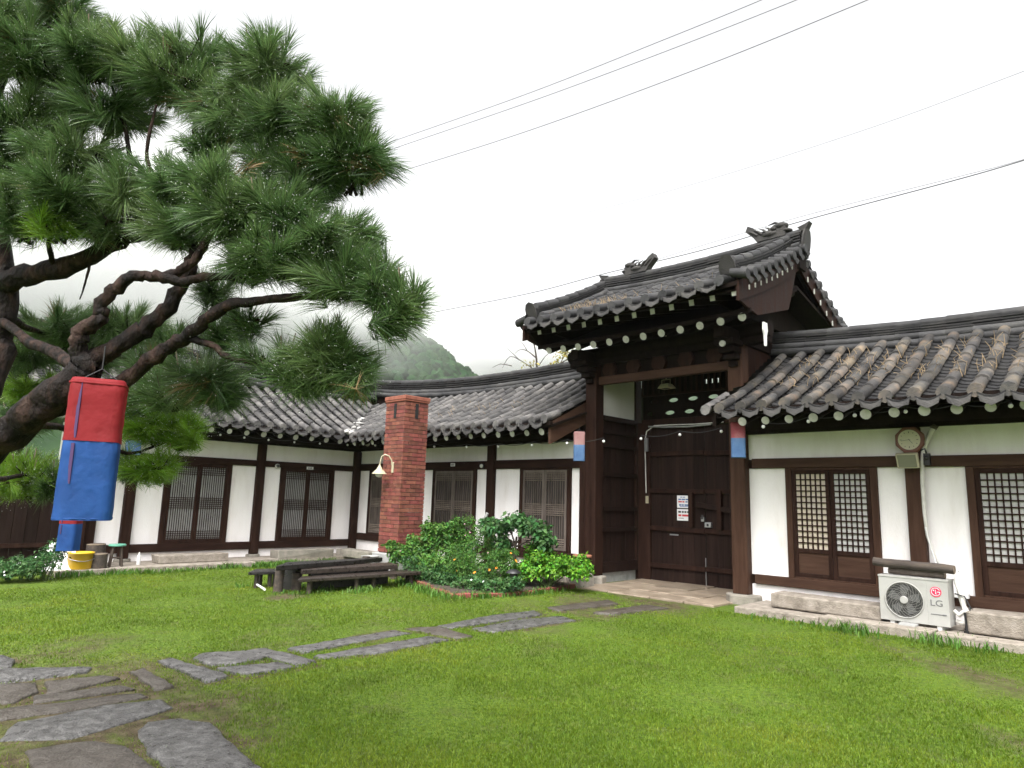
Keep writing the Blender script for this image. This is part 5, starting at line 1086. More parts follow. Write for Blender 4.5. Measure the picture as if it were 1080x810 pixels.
# notices, boxes, lamps on the gate
def notice(px0, py0, px1, py1, label, rows):
    a, b = ony(px0, py0, YG-.045), ony(px1, py1, YG-.045); x0, x1 = a[0], b[0]; z0, z1 = b[2], a[2]; t = thing('notice', ((x0+x1)/2, YG-.04, (z0+z1)/2), label, 'notice')
    m = MB(); m.box(x0, x1, YG-.045, YG-.037, z0, z1); m.build('sheet', sheet_white, t)
    for fz, hh_, cells, m_ in rows:
        m = MB(); z = z1-(z1-z0)*fz
        for s, e in cells: m.box(x0+(x1-x0)*s, x0+(x1-x0)*e, YG-.047, YG-.0452, z-hh_, z)
        m.build('printed_line', m_, t)
notice(714, 522.5, 728.5, 536, 'upper of two white paper notices on the gate door', [(.10, .015, [(.25, .40), (.44, .6)], text_blue), (.26, .026, [(.10, .3), (.34, .6), (.64, .92)], text_blue), (.45, .026, [(.10, .36), (.40, .55)], text_red), (.45, .0255, [(.62, .78), (.82, .92)], text_blue), (.70, .03, [(.15, .33), (.36, .5), (.55, .9)], text_blue), (.86, .012, [(.2, .8)], text_blue)])
notice(714, 536.8, 728.5, 549.5, 'lower of two white paper notices on the gate door, black and red print', [(.16, .034, [(.10, .3), (.36, .5), (.55, .7), (.75, .95)], ink), (.46, .036, [(.10, .32), (.38, .9)], text_red), (.76, .012, [(.1, .5)], logo_grey)])
q = ony(681.5, 527, YG-.12); m = MB(); m.box(q[0]-.03, q[0]+.03, YG-.1, YG-.071, q[2]-.07, q[2]+.07); o = m.build('bell_box', cream_pl, None, bevel=.006, loc=tuple(q)); tag(o, 'small cream switch box on the left jamb of the gate door', 'switch box')
pc = thing('gate_cable', (-7.5, YG-.1, 2.6), 'pale cable running along the top of the gate doors and down the jamb', 'cable')
m = MB(); m.tube([ony(x, y, YG-.11) for x, y in ((681.5, 520), (681, 500), (680.5, 480), (680, 466), (682, 455), (690, 449), (710, 448), (730, 447.5), (750, 446), (763, 445))], .011, 6); m.build('cable_run', pipe_wrap, pc)
m = MB(); m.tube([ony(x, y, YG-.12) for x, y in ((684, 450), (700, 450.5), (725, 450), (750, 447.5))], .018, 6); m.build('bundle', steel, pc)
q = ony(681.5, 469, YG-.12); m = MB(); m.box(q[0]-.035, q[0]+.035, YG-.13, YG-.09, q[2]-.13, q[2]+.13)
for k in range(5): m.box(q[0]-.02, q[0]+.02, YG-.138, YG-.131, q[2]-.11+.047*k, q[2]-.085+.047*k)
o = m.build('terminal_strip', steel, None, loc=tuple(q)); tag(o, 'grey terminal strip high on the left door jamb of the gate', 'terminal strip')
q = ony(703, 408, 10.75); lp = thing('ceiling_lamp', (q[0], 10.75, q[2]), 'white square flood lamp hanging under the gate lintel', 'lamp')
m = MB(); m.hexa([(q[0]-.14, 10.66, q[2]-.03), (q[0]+.13, 10.62, q[2]-.03), (q[0]+.15, 10.84, q[2]-.03), (q[0]-.12, 10.88, q[2]-.03), (q[0]-.09, 10.69, q[2]+.05), (q[0]+.08, 10.66, q[2]+.05), (q[0]+.09, 10.8, q[2]+.05), (q[0]-.07, 10.83, q[2]+.05)]); m.build('housing', cream_pl, lp, bevel=.006)
m = MB(); m.box(q[0]-.06, q[0]+.05, 10.68, 10.8, q[2]-.036, q[2]-.0305); m.build('lens', black, lp)
m = MB(); m.tube([(q[0]-.1, 10.75, q[2]+.02), (q[0]-.1, 10.75, q[2]+.13), (q[0]+.09, 10.73, q[2]+.13), (q[0]+.09, 10.73, q[2]+.02)], .008, 5); m.tube([(q[0], 10.74, q[2]+.13), (q[0], 10.74, 4.6)], .012, 6); m.build('bracket', cream_pl, lp)
# door number plates, cameras
for (px, py, onw, lab, txt) in ((327, 493.8, 'w', 'white number plate over the corner door of the west wing', '102'), (477.6, 490.2, 'm', 'white number plate over the door behind the flower bed', '103')):
    q = onx(px, py, XW+.036) if onw == 'w' else ony(px, py, YF-.036); m = MB()
    if onw == 'w': m.box(q[0]-.006, q[0]+.006, q[1]-.09, q[1]+.09, q[2]-.035, q[2]+.035)
    else: m.box(q[0]-.07, q[0]+.07, q[1]-.006, q[1]+.006, q[2]-.035, q[2]+.035)
    o = m.build('number_plate', white_pl, None, loc=tuple(q)); tag(o, lab, 'number plate')
    m = MB()
    for k in range(3):
        if onw == 'w': m.box(q[0]+.0065, q[0]+.008, q[1]-.05+.035*k, q[1]-.03+.035*k, q[2]-.02, q[2]+.02)
        else: m.box(q[0]-.045+.032*k, q[0]-.025+.032*k, q[1]-.008, q[1]-.0065, q[2]-.02, q[2]+.02)
    m.build('digits', logo_grey, o)
for (px, py, onw, lab) in ((292.5, 491.5, 'w', 'small white round camera on the west wing beam'), (509, 491.5, 'm', 'small dark round camera on the beam left of the middle column')):
    q = onx(px, py, XW+.05) if onw == 'w' else ony(px, py, YF-.05); t = thing('dome_camera', tuple(q), lab, 'camera')
    m = MB(); m.lathe(tuple(q), [(.05, -.03), (.05, .03)], 14, 'x' if onw == 'w' else 'y'); m.build('mount', white_pl if onw == 'w' else black, t)
    m = MB(); m.ball(tuple(q+(np.array([.03, 0, 0]) if onw == 'w' else np.array([0, -.03, 0]))), .042, 10, 8); m.build('dome', black if onw == 'w' else white_pl, t)
# strings of small bulbs under the eaves
def light_string(px, plane, val, label):
    pts = [(onx if plane == 'x' else ony)(x, y, val) for x, y in px]; c = np.mean(pts, 0); t = thing('light_string', tuple(c), label, 'string lights'); m = MB(); path = []
    for a, b in zip(pts, pts[1:]):
        for k in range(6): f = k/6; path.append(a+(b-a)*f+np.array([0, 0, .06-.05*math.sin(PI*f)]))
    path.append(pts[-1]+np.array([0, 0, .06])); m.tube(path, .006, 5); m.build('wire', cable_m, t)
    for p in pts:
        m = MB(); m.ball((p[0], p[1], p[2]-.0), .025, 8, 6); b = m.build('bulb', bulb_m, t); m = MB(); m.lathe((p[0], p[1], p[2]+.018), [(.013, 0), (.013, .025)], 8); m.build('socket', cable_m, b)
light_string([(208, 456), (232.4, 458.6), (257.7, 461.5), (283.3, 464), (310.5, 466.4), (337.4, 467.8), (366.6, 469.3)], 'x', -14.66, 'string of small white bulbs under the west wing eaves')
light_string([(395.7, 469.6), (428, 471), (458, 471), (492, 471.5), (525.6, 471), (561, 469.5), (598, 467.5), (636.7, 465.5)], 'y', 9.32, 'string of small white bulbs under the middle range eaves')
light_string([(676, 462.7), (717, 458.5), (760.7, 455)], 'y', 10.0, 'string of three bulbs across the gate opening')
light_string([(805, 450), (852.7, 444.4), (901.5, 438), (955, 434), (1010, 431), (1066, 428)], 'y', 9.15, 'string of small white bulbs under the eaves right of the gate')
# dry stalks on the roofs
def roof_grass(spots, name, label):
    m = MB()
    for u, v, z0, zfn, de in spots:
        z = zfn(v, z0)+.02; b = (u, YF+de+v, z); h = R.uniform(.06, .2); m.tube([b, (b[0]+R.uniform(-.03, .03), b[1]+R.uniform(-.03, .02), z+h*.6), (b[0]+R.uniform(-.08, .08), b[1]-R.uniform(0, .06), z+h)], [.005, .004, .0025], 4)
    o = m.build(name, dry_m, None); tag(o, label, 'dry grass', kind='stuff')
roof_grass([(-4.66+SP*(R.randrange(2, 12)+R.choice((.18, -.18)))+R.uniform(-.04, .04), R.uniform(.6, 1.9), 2.78, zroof, DE) for _ in range(190)], 'dry_grass', 'dry grass stalks between the tiles of the right roof')
roof_grass([(R.gauss(-7.35, .45), R.uniform(.25, .7), ZG, zgate, DG) for _ in range(110)]+[(R.uniform(-8, -4.5), R.uniform(.15, .8), ZG, zgate, DG) for _ in range(40)], 'dry_grass', 'dry grass stalks along the gate roof eaves')
roof_grass([(R.gauss(-11.0, .8), R.uniform(.7, 1.6), 2.79, zroof, DE) for _ in range(40)], 'dry_grass', 'a few dry stalks on the middle roof')

# ================================================================ the pine
def W3(p): return ond(p[0], p[1], p[2])
def catmull(P, k=4):
    P = [np.array(p, float) for p in P]; out = []
    for i in range(len(P)-1):
        a, b, c, d = P[max(i-1, 0)], P[i], P[i+1], P[min(i+2, len(P)-1)]
        for q in range(k):
            t = q/k; out.append(.5*((2*b)+(c-a)*t+(2*a-5*b+4*c-d)*t*t+(3*b-a-3*c+d)*t**3))
    out.append(P[-1]); return out
_rt = ond(-150, 600, 2.95); root = np.array([_rt[0], _rt[1], 0.0])
pine = thing('pine_tree', tuple(root), 'big gnarled pine with long wet needles leaning over the left of the lawn', 'pine tree')
def limb(name, pts, r0, r1, parent, rough=.10, n=10):
    Q = catmull(pts, 5); k = len(Q); m = MB()
    Q = [q+np.array([R.gauss(0, 1), R.gauss(0, 1), R.gauss(0, 1)])*(r0+(r1-r0)*i/k)*.10 for i, q in enumerate(Q)]
    m.tube(Q, [(r0+(r1-r0)*i/(k-1))*(.66 if name == 'branch' else .88)*R.uniform(.92, 1.1) for i in range(k)], n, jit=rough); return m.build(name, bark, parent)
limb('trunk', [root+np.array([0, 0, -.15]), root+np.array([.02, .02, .25]), W3((-112, 545, 2.92)), W3((-50, 498, 2.88)), W3((0, 462, 2.83)), W3((46, 428, 2.8)), W3((84, 396, 2.8)), W3((92, 384, 2.8))], .10, .066, pine, .13, 14)
limb('branch', [W3((-60, 505, 2.9)), W3((-28, 440, 3.2)), W3((0, 370, 3.38)), W3((6, 310, 3.4)), W3((0, 250, 3.4)), W3((-12, 180, 3.4)), W3((-4, 110, 3.35)), W3((10, 50, 3.3))], .105, .03, pine, .12, 12)
limb('branch', [W3((0, 300, 3.4)), W3((30, 291, 3.36)), W3((72, 281, 3.32)), W3((112, 262, 3.28)), W3((150, 246, 3.25)), W3((190, 238, 3.2))], .088, .035, pine, .13, 12)
limb('branch', [W3((90, 390, 2.8)), W3((83, 364, 2.8)), W3((87, 347, 2.8)), W3((106, 338, 2.8)), W3((109, 320, 2.8)), W3((124, 303, 2.8)), W3((144, 290, 2.8)), W3((170, 292, 2.82)), W3((196, 282, 2.85)), W3((214, 262, 2.88)), W3((226, 236, 2.9)), W3((240, 212, 2.9))], .055, .018, pine, .13)
limb('branch', [W3((165, 290, 2.8)), W3((190, 297, 2.78)), W3((222, 292, 2.78)), W3((258, 292, 2.8)), W3((300, 284, 2.8)), W3((335, 270, 2.8)), W3((370, 262, 2.8))], .034, .010, pine, .12)
limb('branch', [W3((92, 386, 2.82)), W3((125, 363, 2.86)), W3((158, 343, 2.9)), W3((182, 317, 2.92)), W3((199, 286, 2.95)), W3((208, 260, 3.0)), W3((212, 230, 3.05)), W3((207, 185, 3.1)), W3((206, 140, 3.15)), W3((204, 100, 3.15))], .062, .014, pine, .13, 12)
limb('branch', [W3((20, 446, 2.82)), W3((75, 425, 2.88)), W3((128, 405, 2.9)), W3((165, 374, 2.86)), W3((195, 357, 2.84)), W3((216, 338, 2.8)), W3((244, 322, 2.78)), W3((290, 316, 2.75)), W3((340, 312, 2.72)), W3((385, 316, 2.7)), W3((425, 328, 2.7))], .062, .012, pine, .13, 12)
limb('branch', [W3((198, 357, 2.84)), W3((222, 363, 2.82)), W3((248, 379, 2.8)), W3((290, 384, 2.8)), W3((318, 375, 2.8)), W3((352, 366, 2.8))], .024, .008, pine, .12)
limb('branch', [W3((2, 338, 3.38)), W3((28, 358, 3.2)), W3((58, 373, 3.0)), W3((84, 390, 2.82))], .032, .042, pine, .12)
limb('branch', [W3((208, 240, 3.02)), W3((255, 195, 3.0)), W3((305, 168, 3.0)), W3((365, 152, 2.95))], .028, .010, pine)
limb('branch', [W3((206, 165, 3.12)), W3((240, 118, 3.1)), W3((278, 82, 3.05)), W3((305, 66, 3.0))], .020, .008, pine)
limb('branch', [W3((-8, 190, 3.4)), W3((45, 120, 3.3)), W3((100, 80, 3.25)), W3((160, 62, 3.2)), W3((210, 58, 3.2))], .040, .010, pine)
limb('branch', [W3((150, 246, 3.25)), W3((140, 190, 3.2)), W3((133, 140, 3.2)), W3((118, 90, 3.2))], .024, .009, pine)
limb('branch', [W3((185, 240, 3.2)), W3((168, 200, 3.1)), W3((155, 160, 3.05)), W3((165, 110, 3.05))], .020, .008, pine)
limb('branch', [W3((226, 236, 2.9)), W3((275, 240, 2.85)), W3((330, 262, 2.8)), W3((395, 298, 2.75)), W3((430, 315, 2.72))], .020, .007, pine)
limb('branch', [W3((58, 282, 3.33)), W3((52, 262, 3.2)), W3((57, 248, 3.15)), W3((92, 236, 3.1))], .022, .007, pine)
limb('branch', [W3((96, 272, 3.3)), W3((91, 295, 3.3)), W3((84, 316, 3.3))], .011, .004, pine)
limb('branch', [W3((20, 446, 2.9)), W3((70, 452, 3.3)), W3((115, 470, 3.7)), W3((140, 478, 3.9)), W3((185, 462, 4.0))], .030, .008, pine)
limb('branch', [W3((-40, 492, 3.0)), W3((-5, 505, 3.6)), W3((30, 500, 4.2)), W3((55, 495, 4.4))], .030, .008, pine)
limb('branch', [W3((5, 330, 3.4)), W3((40, 350, 3.8)), W3((90, 350, 4.1)), W3((150, 345, 4.2))], .030, .008, pine)
# needle clumps: x, y, half width, half height (in sight-line pixels), distance, shoots, bright
CL = [(-10,25,70,60,3.3,1,0),(40,60,62,52,3.25,1,0),(25,135,60,48,3.25,1,0),(100,55,48,36,3.2,1,0),(150,68,50,36,3.2,1,0),(118,110,60,36,3.25,.8,0),(185,85,46,32,3.15,1,0),(200,60,44,28,3.2,1,0),(225,105,40,30,3.1,.8,0),
 (288,68,46,36,3.02,1.1,0),(268,90,36,28,3.05,.8,0),(250,125,46,30,3.05,.9,0),(300,128,56,36,3.0,1,0),(352,128,48,34,2.95,1.1,0),(372,165,48,46,2.95,1.2,0),(335,175,52,40,2.98,1.1,0),(290,170,46,32,3.0,.8,0),
 (70,200,62,42,3.15,.9,0),(25,225,46,34,3.2,.9,0),(135,205,48,34,3.1,.8,0),(180,195,46,34,3.0,.8,0),(232,195,50,36,2.85,1.2,0),(250,225,56,34,2.82,1.1,0),(300,225,52,36,2.82,1.2,0),(345,250,50,36,2.78,1.2,0),(300,268,58,28,2.78,1,0),(360,290,50,30,2.74,1.1,0),(400,298,38,32,2.7,1.1,0),(428,318,30,28,2.7,1,0),(410,335,30,22,2.68,.7,0),(260,275,46,24,2.82,.7,0),(190,240,46,26,3.0,.8,0),(105,235,46,24,3.2,.7,0),(62,235,40,24,3.15,.8,1),
 (232,348,40,20,3.0,.6,0),(262,335,34,16,2.9,.5,0),(225,305,34,20,3.1,.5,0),(345,374,42,38,2.78,1.3,0),(320,392,36,30,2.8,1,0),(372,392,28,30,2.78,.9,0),(272,372,24,13,2.8,.5,0),(295,376,22,14,2.8,.5,0),
 (215,396,40,26,3.1,1.1,0),(180,412,40,24,3.2,.9,0),(235,412,26,22,3.1,.7,0),(160,388,36,22,3.5,.8,0),
 (60,345,56,28,4.0,.9,0),(130,345,48,26,4.1,.9,0),(30,372,44,24,4.2,.8,0),(180,362,34,20,4.1,.6,0),(50,408,52,22,4.4,.8,1),(105,372,40,24,4.2,.7,0),
 (165,445,38,27,4.0,1.9,1),(192,456,26,22,4.0,1.6,1),(150,425,34,18,4.0,.7,0),(152,490,32,17,3.9,1.6,1),(170,492,20,16,3.9,1.4,1),(135,492,18,12,3.9,.6,0),(25,502,48,27,4.2,1.8,1),(60,508,26,18,4.2,1.2,0),(5,490,34,22,4.4,.9,0),(50,500,26,18,4.4,.7,0),(20,440,40,20,4.4,.8,0),
 (-70,100,60,60,3.5,1,0),(-90,200,60,50,3.6,1,0),(-60,-30,70,50,3.4,1,0),(60,5,50,26,3.25,.7,0),(80,160,60,30,3.2,.7,0),(215,150,40,26,3.05,.6,0),(310,200,50,30,2.95,.8,0),(265,250,40,26,2.85,.7,0),(380,262,30,24,2.8,.7,0),(20,180,50,40,3.3,.8,0)]
def needles(name, shoots, per, Ln, m_, parent, seed):
    r = np.random.default_rng(seed); P = np.array([s[0] for s in shoots]); D = np.array([s[1] for s in shoots]); S = len(P)
    D /= np.linalg.norm(D, axis=1)[:, None]; ref = np.where(np.abs(D[:, 2:3]) < .9, np.array([[0, 0, 1.]]), np.array([[1., 0, 0]])); A = np.cross(D, ref); A /= np.linalg.norm(A, axis=1)[:, None]; Bv = np.cross(D, A)
    def rep(x): return np.repeat(x, per, 0)
    N = S*per; ph = r.uniform(0, 2*PI, N); t = r.uniform(0, 1, N); th = np.radians(10+46*t+r.normal(0, 9, N)); L = Ln*rep(np.array([s[2] for s in shoots]))*r.uniform(.65, 1.1, N)
    base = rep(P)-rep(D)*(t*.15)[:, None]
    dn = rep(D)*np.cos(th)[:, None]+(rep(A)*np.cos(ph)[:, None]+rep(Bv)*np.sin(ph)[:, None])*np.sin(th)[:, None]
    g = np.array([[0, 0, -1.]]); side = np.cross(dn, r.normal(size=(N, 3))); side /= np.linalg.norm(side, axis=1)[:, None]+1e-9; w = (.0013*r.uniform(.8, 1.25, N))[:, None]; L = L[:, None]
    mid_ = base+dn*L*.55+g*L*.04; tip = base+dn*L*.96+g*L*.17
    V = np.stack([base-side*w, base+side*w, mid_+side*w*.9, mid_-side*w*.9, tip], 1).reshape(-1, 3); i = np.arange(N)[:, None]*5
    return np_mesh(name, V, np.concatenate([i+[0, 1, 2], i+[0, 2, 3], i+[3, 2, 4]], 0), m_, parent)
sh = {0: [], 1: []}; tw = MB(); buds = MB()
for (x, y, rx, ry, dep, k, br) in CL:
    px = dep/FPX; c = W3((x, y, dep)); A = np.array([rx*px, ry*px]); rz = min(A[0], .30)*.9
    n = int(k*PI*rx*ry/1200*(dep/3.0)**2*7.6) if br == 0 else int(k*PI*rx*ry/1200*(dep/3.0)**2*7.0)
    low = c-CU*A[1]*.9
    hubs = [c+CR*R.uniform(-.5, .5)*A[0]+CF*R.uniform(-.5, .5)*rz+CU*R.uniform(-.6, .0)*A[1] for _ in range(4)]
    for h in hubs: tw.tube([low+CR*R.uniform(-.2, .2)*A[0], (low+h)/2+np.array([0, 0, .01]), h], [.008, .006, .005], 5)
    for _ in range(n):
        v = np.array([R.gauss(0, 1), R.gauss(0, 1), R.gauss(0, 1)]); v /= np.linalg.norm(v); q = R.uniform(.25, 1)**.6
        if v[1] < -.2: v[1] *= .7
        p = c+CR*v[0]*A[0]*.86*q+CU*v[1]*A[1]*.8*q+CF*v[2]*rz*q
        d = (CR*v[0]+CU*(v[1])+CF*v[2])*.9+np.array([0, 0, .45])+np.array([R.gauss(0, .25), R.gauss(0, .25), R.gauss(0, .2)])
        d /= np.linalg.norm(d); sh[br].append((p, d, R.uniform(.8, 1.15)))
        h = min(hubs, key=lambda h: np.linalg.norm(h-p)); tw.tube([h, (h+p)/2-d*.02, p], [.0045, .004, .003], 4, caps=False)
        if v[1] > .45 and R.random() < .3: L = R.uniform(.03, .09); buds.tube([p, p+np.array([d[0]*.3, d[1]*.3, 1])*L], [.004, .0025], 4)
def drops(name, shoots, n, parent):
    r = np.random.default_rng(8); V = []; T = []; O = np.array([(1,0,0),(-1,0,0),(0,1,0),(0,-1,0),(0,0,1),(0,0,-1)], float)
    for i in range(n):
        p, d, k = shoots[int(r.integers(len(shoots)))]; v = r.normal(size=3); v /= np.linalg.norm(v); v = v*.8+d*.5; v /= np.linalg.norm(v); q = p+v*r.uniform(.05, .14)-np.array([0, 0, .015]); b = 6*i; V.append(q+O*r.uniform(.0011, .0021)); T += [(b, b+2, b+4), (b+2, b+1, b+4), (b+1, b+3, b+4), (b+3, b, b+4), (b+2, b, b+5), (b+1, b+2, b+5), (b+3, b+1, b+5), (b, b+3, b+5)]
    tag(np_mesh(name, np.concatenate(V), np.array(T), drop_m, parent, smooth=True), kind='stuff')
drop_m = mat('water_drop', [(.70,.72,.72), (.8,.8,.8)], 5, .05, spec=1.0)  # opaque white colour stands in for the bright sparkle of clear drops
drops('water_drops', sh[0]+sh[1], 24000, pine)
dry = [q for i, q in enumerate(sh[0]) if i % 29 == 0]; sh[0] = [q for i, q in enumerate(sh[0]) if i % 29]
needles('dry_needles', dry, 70, .13, needle_dry, pine, 5)
crown = needles('crown', sh[0], 180, .145, needle, pine, 3)
needles('young_needles', sh[1], 130, .125, needle_bright, pine, 4)  # brighter copy of the needle colour paints the sunlit look of these clumps
tw.build('twigs', bark, pine); tag(buds.build('buds', log_end, pine), kind='stuff')

# ================================================================ trees and hills beyond the roofs
def far_tree(name, x, y, h, blobs, n, size, m_, label, seed):
    t = thing(name, (x, y, -.1), label, 'tree', 'trees behind the roofs'); m = MB(); m.tube([(x, y, -.2), (x+.05, y, h*.4), (x, y+.05, h*.75)], [.16, .12, .05], 8)
    for k in range(5): a = k*1.3; m.tube([(x, y, h*.4+k*.25), (x+math.cos(a)*.7, y+math.sin(a)*.7, h*.6+k*.3)], [.06, .02], 6)
    m.build('trunk', bark, t); leaf_cloud('crown', [((x+a, y+b, c), r, w) for (a, b, c), r, w in blobs], n, size, m_, t, seed=seed, shell=.4); return t
a_ = ond(28, 400, 19); far_tree('leafy_tree', a_[0], a_[1], 5.0, [((0, 0, 4.6), (1.5, 1.5, 1.0), 1), ((.9, -.9, 4.2), (1.2, 1.2, .9), 1), ((-.6, .9, 4.0), (1.2, 1.2, .9), 1), ((0, 0, 3.4), (1.6, 1.6, .8), .8)], 6000, .17, leaf_yel, 'bright yellow-green leafy tree behind the plank fence', 31)
a_ = ond(150, 405, 22); far_tree('leafy_tree', a_[0], a_[1], 5.2, [((0, 0, 4.4), (1.6, 1.6, 1.0), 1), ((1.0, .9, 4.0), (1.2, 1.2, .9), 1), ((-.9, -.9, 3.9), (1.3, 1.3, .9), 1)], 5000, .18, leaf_mid, 'mid green leafy tree behind the west wing roof', 32)
bt = ond(577, 398, 24); t = thing('bare_tree', (bt[0], bt[1], 0), 'nearly bare tree with few yellow leaves over the roof beside the gate', 'tree'); m = MB()
tips = []
def br_(pts, r0):
    P = [ond(x, y, 24+dz) for x, y, dz in pts]; P = catmull(P, 3); m.tube(P, [r0*(1-.75*i/(len(P)-1)) for i in range(len(P))], 6, jit=.06); return P
m.tube([(bt[0], bt[1], -.1), tuple(ond(577, 440, 24)), tuple(ond(566, 392, 24))], [.13, .10, .06], 8)
for pts, r in (([(566, 398, 0), (566, 380, 0), (563, 362, 0), (559, 350, 0)], .045), ([(566, 378, 0), (556, 370, .3), (548, 369, .3), (543, 373, .4)], .025), ([(556, 370, 0), (551, 362, 0), (545, 358, 0)], .016), ([(566, 392, 0), (552, 382, .4), (538, 376, .5), (530, 388, .5)], .024), ([(548, 380, .2), (540, 372, .2), (533, 366, .2)], .016), ([(577, 400, 0), (590, 385, 0), (600, 378, 0), (612, 372, 0)], .035), ([(590, 385, 0), (596, 372, .2), (592, 364, .2)], .018), ([(600, 378, 0), (607, 386, 0), (616, 388, .2)], .02), ([(540, 386, 0), (528, 384, 0), (519, 388, 0)], .018), ([(568, 386, 0), (575, 376, 0), (580, 372, 0)], .02)): tips.append(br_(pts, r)[-1])
m.build('trunk', twig_m, t); leaf_cloud('crown', [(tuple(ond(600, 375, 24)), (.55, .5, .30), 1), (tuple(ond(612, 380, 24)), (.4, .4, .25), 1), (tuple(ond(557, 385, 24)), (.3, .3, .15), .15), (tuple(ond(588, 384, 24)), (.3, .3, .15), .3)], 330, .13, leaf_autumn, t, seed=33, shell=.1)
# hills
def hz(px, y, r): d = ray(px, y); return EYE+d[2]/math.hypot(d[0], d[1])*r
def hdir(px): d = ray(px, 405); h = math.hypot(d[0], d[1]); return d[0]/h, d[1]/h
def interp(x, T_): xs_, ys_ = zip(*T_); return float(np.interp(x, xs_, ys_))
forest_m = mat('forest_leaf', [(.006,.020,.006), (.012,.034,.010), (.024,.048,.016)], .12, .9, island=.7, hue=.02, spec=.1)
CREST = [(-500, 300), (-200, 250), (0, 235), (150, 240), (250, 280), (330, 318), (380, 340), (410, 352), (432, 362), (452, 373), (468, 386), (482, 399), (505, 414), (560, 440), (640, 470)]
def near_h(px, r):
    t = np.clip((r-120)/310, 0, 1.25); c = hz(px, interp(px, CREST), 430); s = t*t*(3-2*t) if t <= 1 else 1-1.6*(t-1)
    return -1+(c+1)*s*(1+.04*math.sin(px*.05+r*.02)*math.sin(r*.031+px*.02)*max(0, 1-t)*2)
pxs = np.arange(-500, 645, 12.); rs = np.linspace(120, 500, 24); V = []
for p in pxs:
    dx, dy = hdir(p)
    for r in rs: V.append((dx*r, dy*r, near_h(p, r)))
ii = np.arange(len(pxs)*len(rs)).reshape(len(pxs), len(rs)); Tq = np.stack([ii[:-1, :-1], ii[1:, :-1], ii[1:, 1:], ii[:-1, 1:]], -1).reshape(-1, 4)
o = np_mesh('hill', np.array(V), Tq, forest_m, smooth=True); tag(o, kind='structure')
import bmesh
bm = bmesh.new(); bmesh.ops.create_icosphere(bm, subdivisions=2, radius=1); IV = np.array([v.co[:] for v in bm.verts]); IF = np.array([[v.index for v in f.verts] for f in bm.faces]); bm.free()
def forest(name, n, lo, hi, r0, r1, hfn, sz, label, seed):
    r = np.random.default_rng(seed); V = []; F = []
    for k in range(n):
        px = r.uniform(lo, hi); rr = r0+(r1-r0)*r.uniform(0, 1)**.7; dx, dy = hdir(px); z = hfn(px, rr); s = sz*r.uniform(.6, 1.35)
        q = IV*(1+r.uniform(-.28, .28, (len(IV), 1)))*np.array([s, s, s*r.uniform(.8, 1.3)])+np.array([dx*rr, dy*rr, z+s*.45]); V.append(q); F.append(IF+k*len(IV))
    o = np_mesh(name, np.concatenate(V), np.concatenate(F), forest_m); tag(o, label, 'forest', kind='stuff')
forest('forest', 5200, 180, 520, 260, 445, near_h, 2.7, 'misty wooded hillside behind the roofs', 41)
forest('forest', 1500, -120, 200, 260, 440, near_h, 4.5, 'wooded hillside seen through the pine branches', 42)
CREST2 = [(250, 400), (380, 398), (480, 398), (520, 388), (560, 374), (610, 366), (700, 352), (800, 365), (900, 390), (1100, 420), (1400, 430)]
pxs = np.arange(250, 1400, 8.); rs = np.linspace(500, 980, 16); V = []
for p in pxs:
    dx, dy = hdir(p); c = hz(p, interp(p, CREST2), 900)
    for r in rs: t = min(1, (r-500)/400); z = -2+(c+2)*t*t*(3-2*t)+R.uniform(-2.5, 3.5); V.append((dx*r, dy*r, z if r <= 900 else z-(r-900)*.5))
ii = np.arange(len(pxs)*len(rs)).reshape(len(pxs), len(rs)); Tq = np.stack([ii[:-1, :-1], ii[1:, :-1], ii[1:, 1:], ii[:-1, 1:]], -1).reshape(-1, 4)
o = np_mesh('far_hill', np.array(V), Tq, forest_m, smooth=True); tag(o, kind='structure')
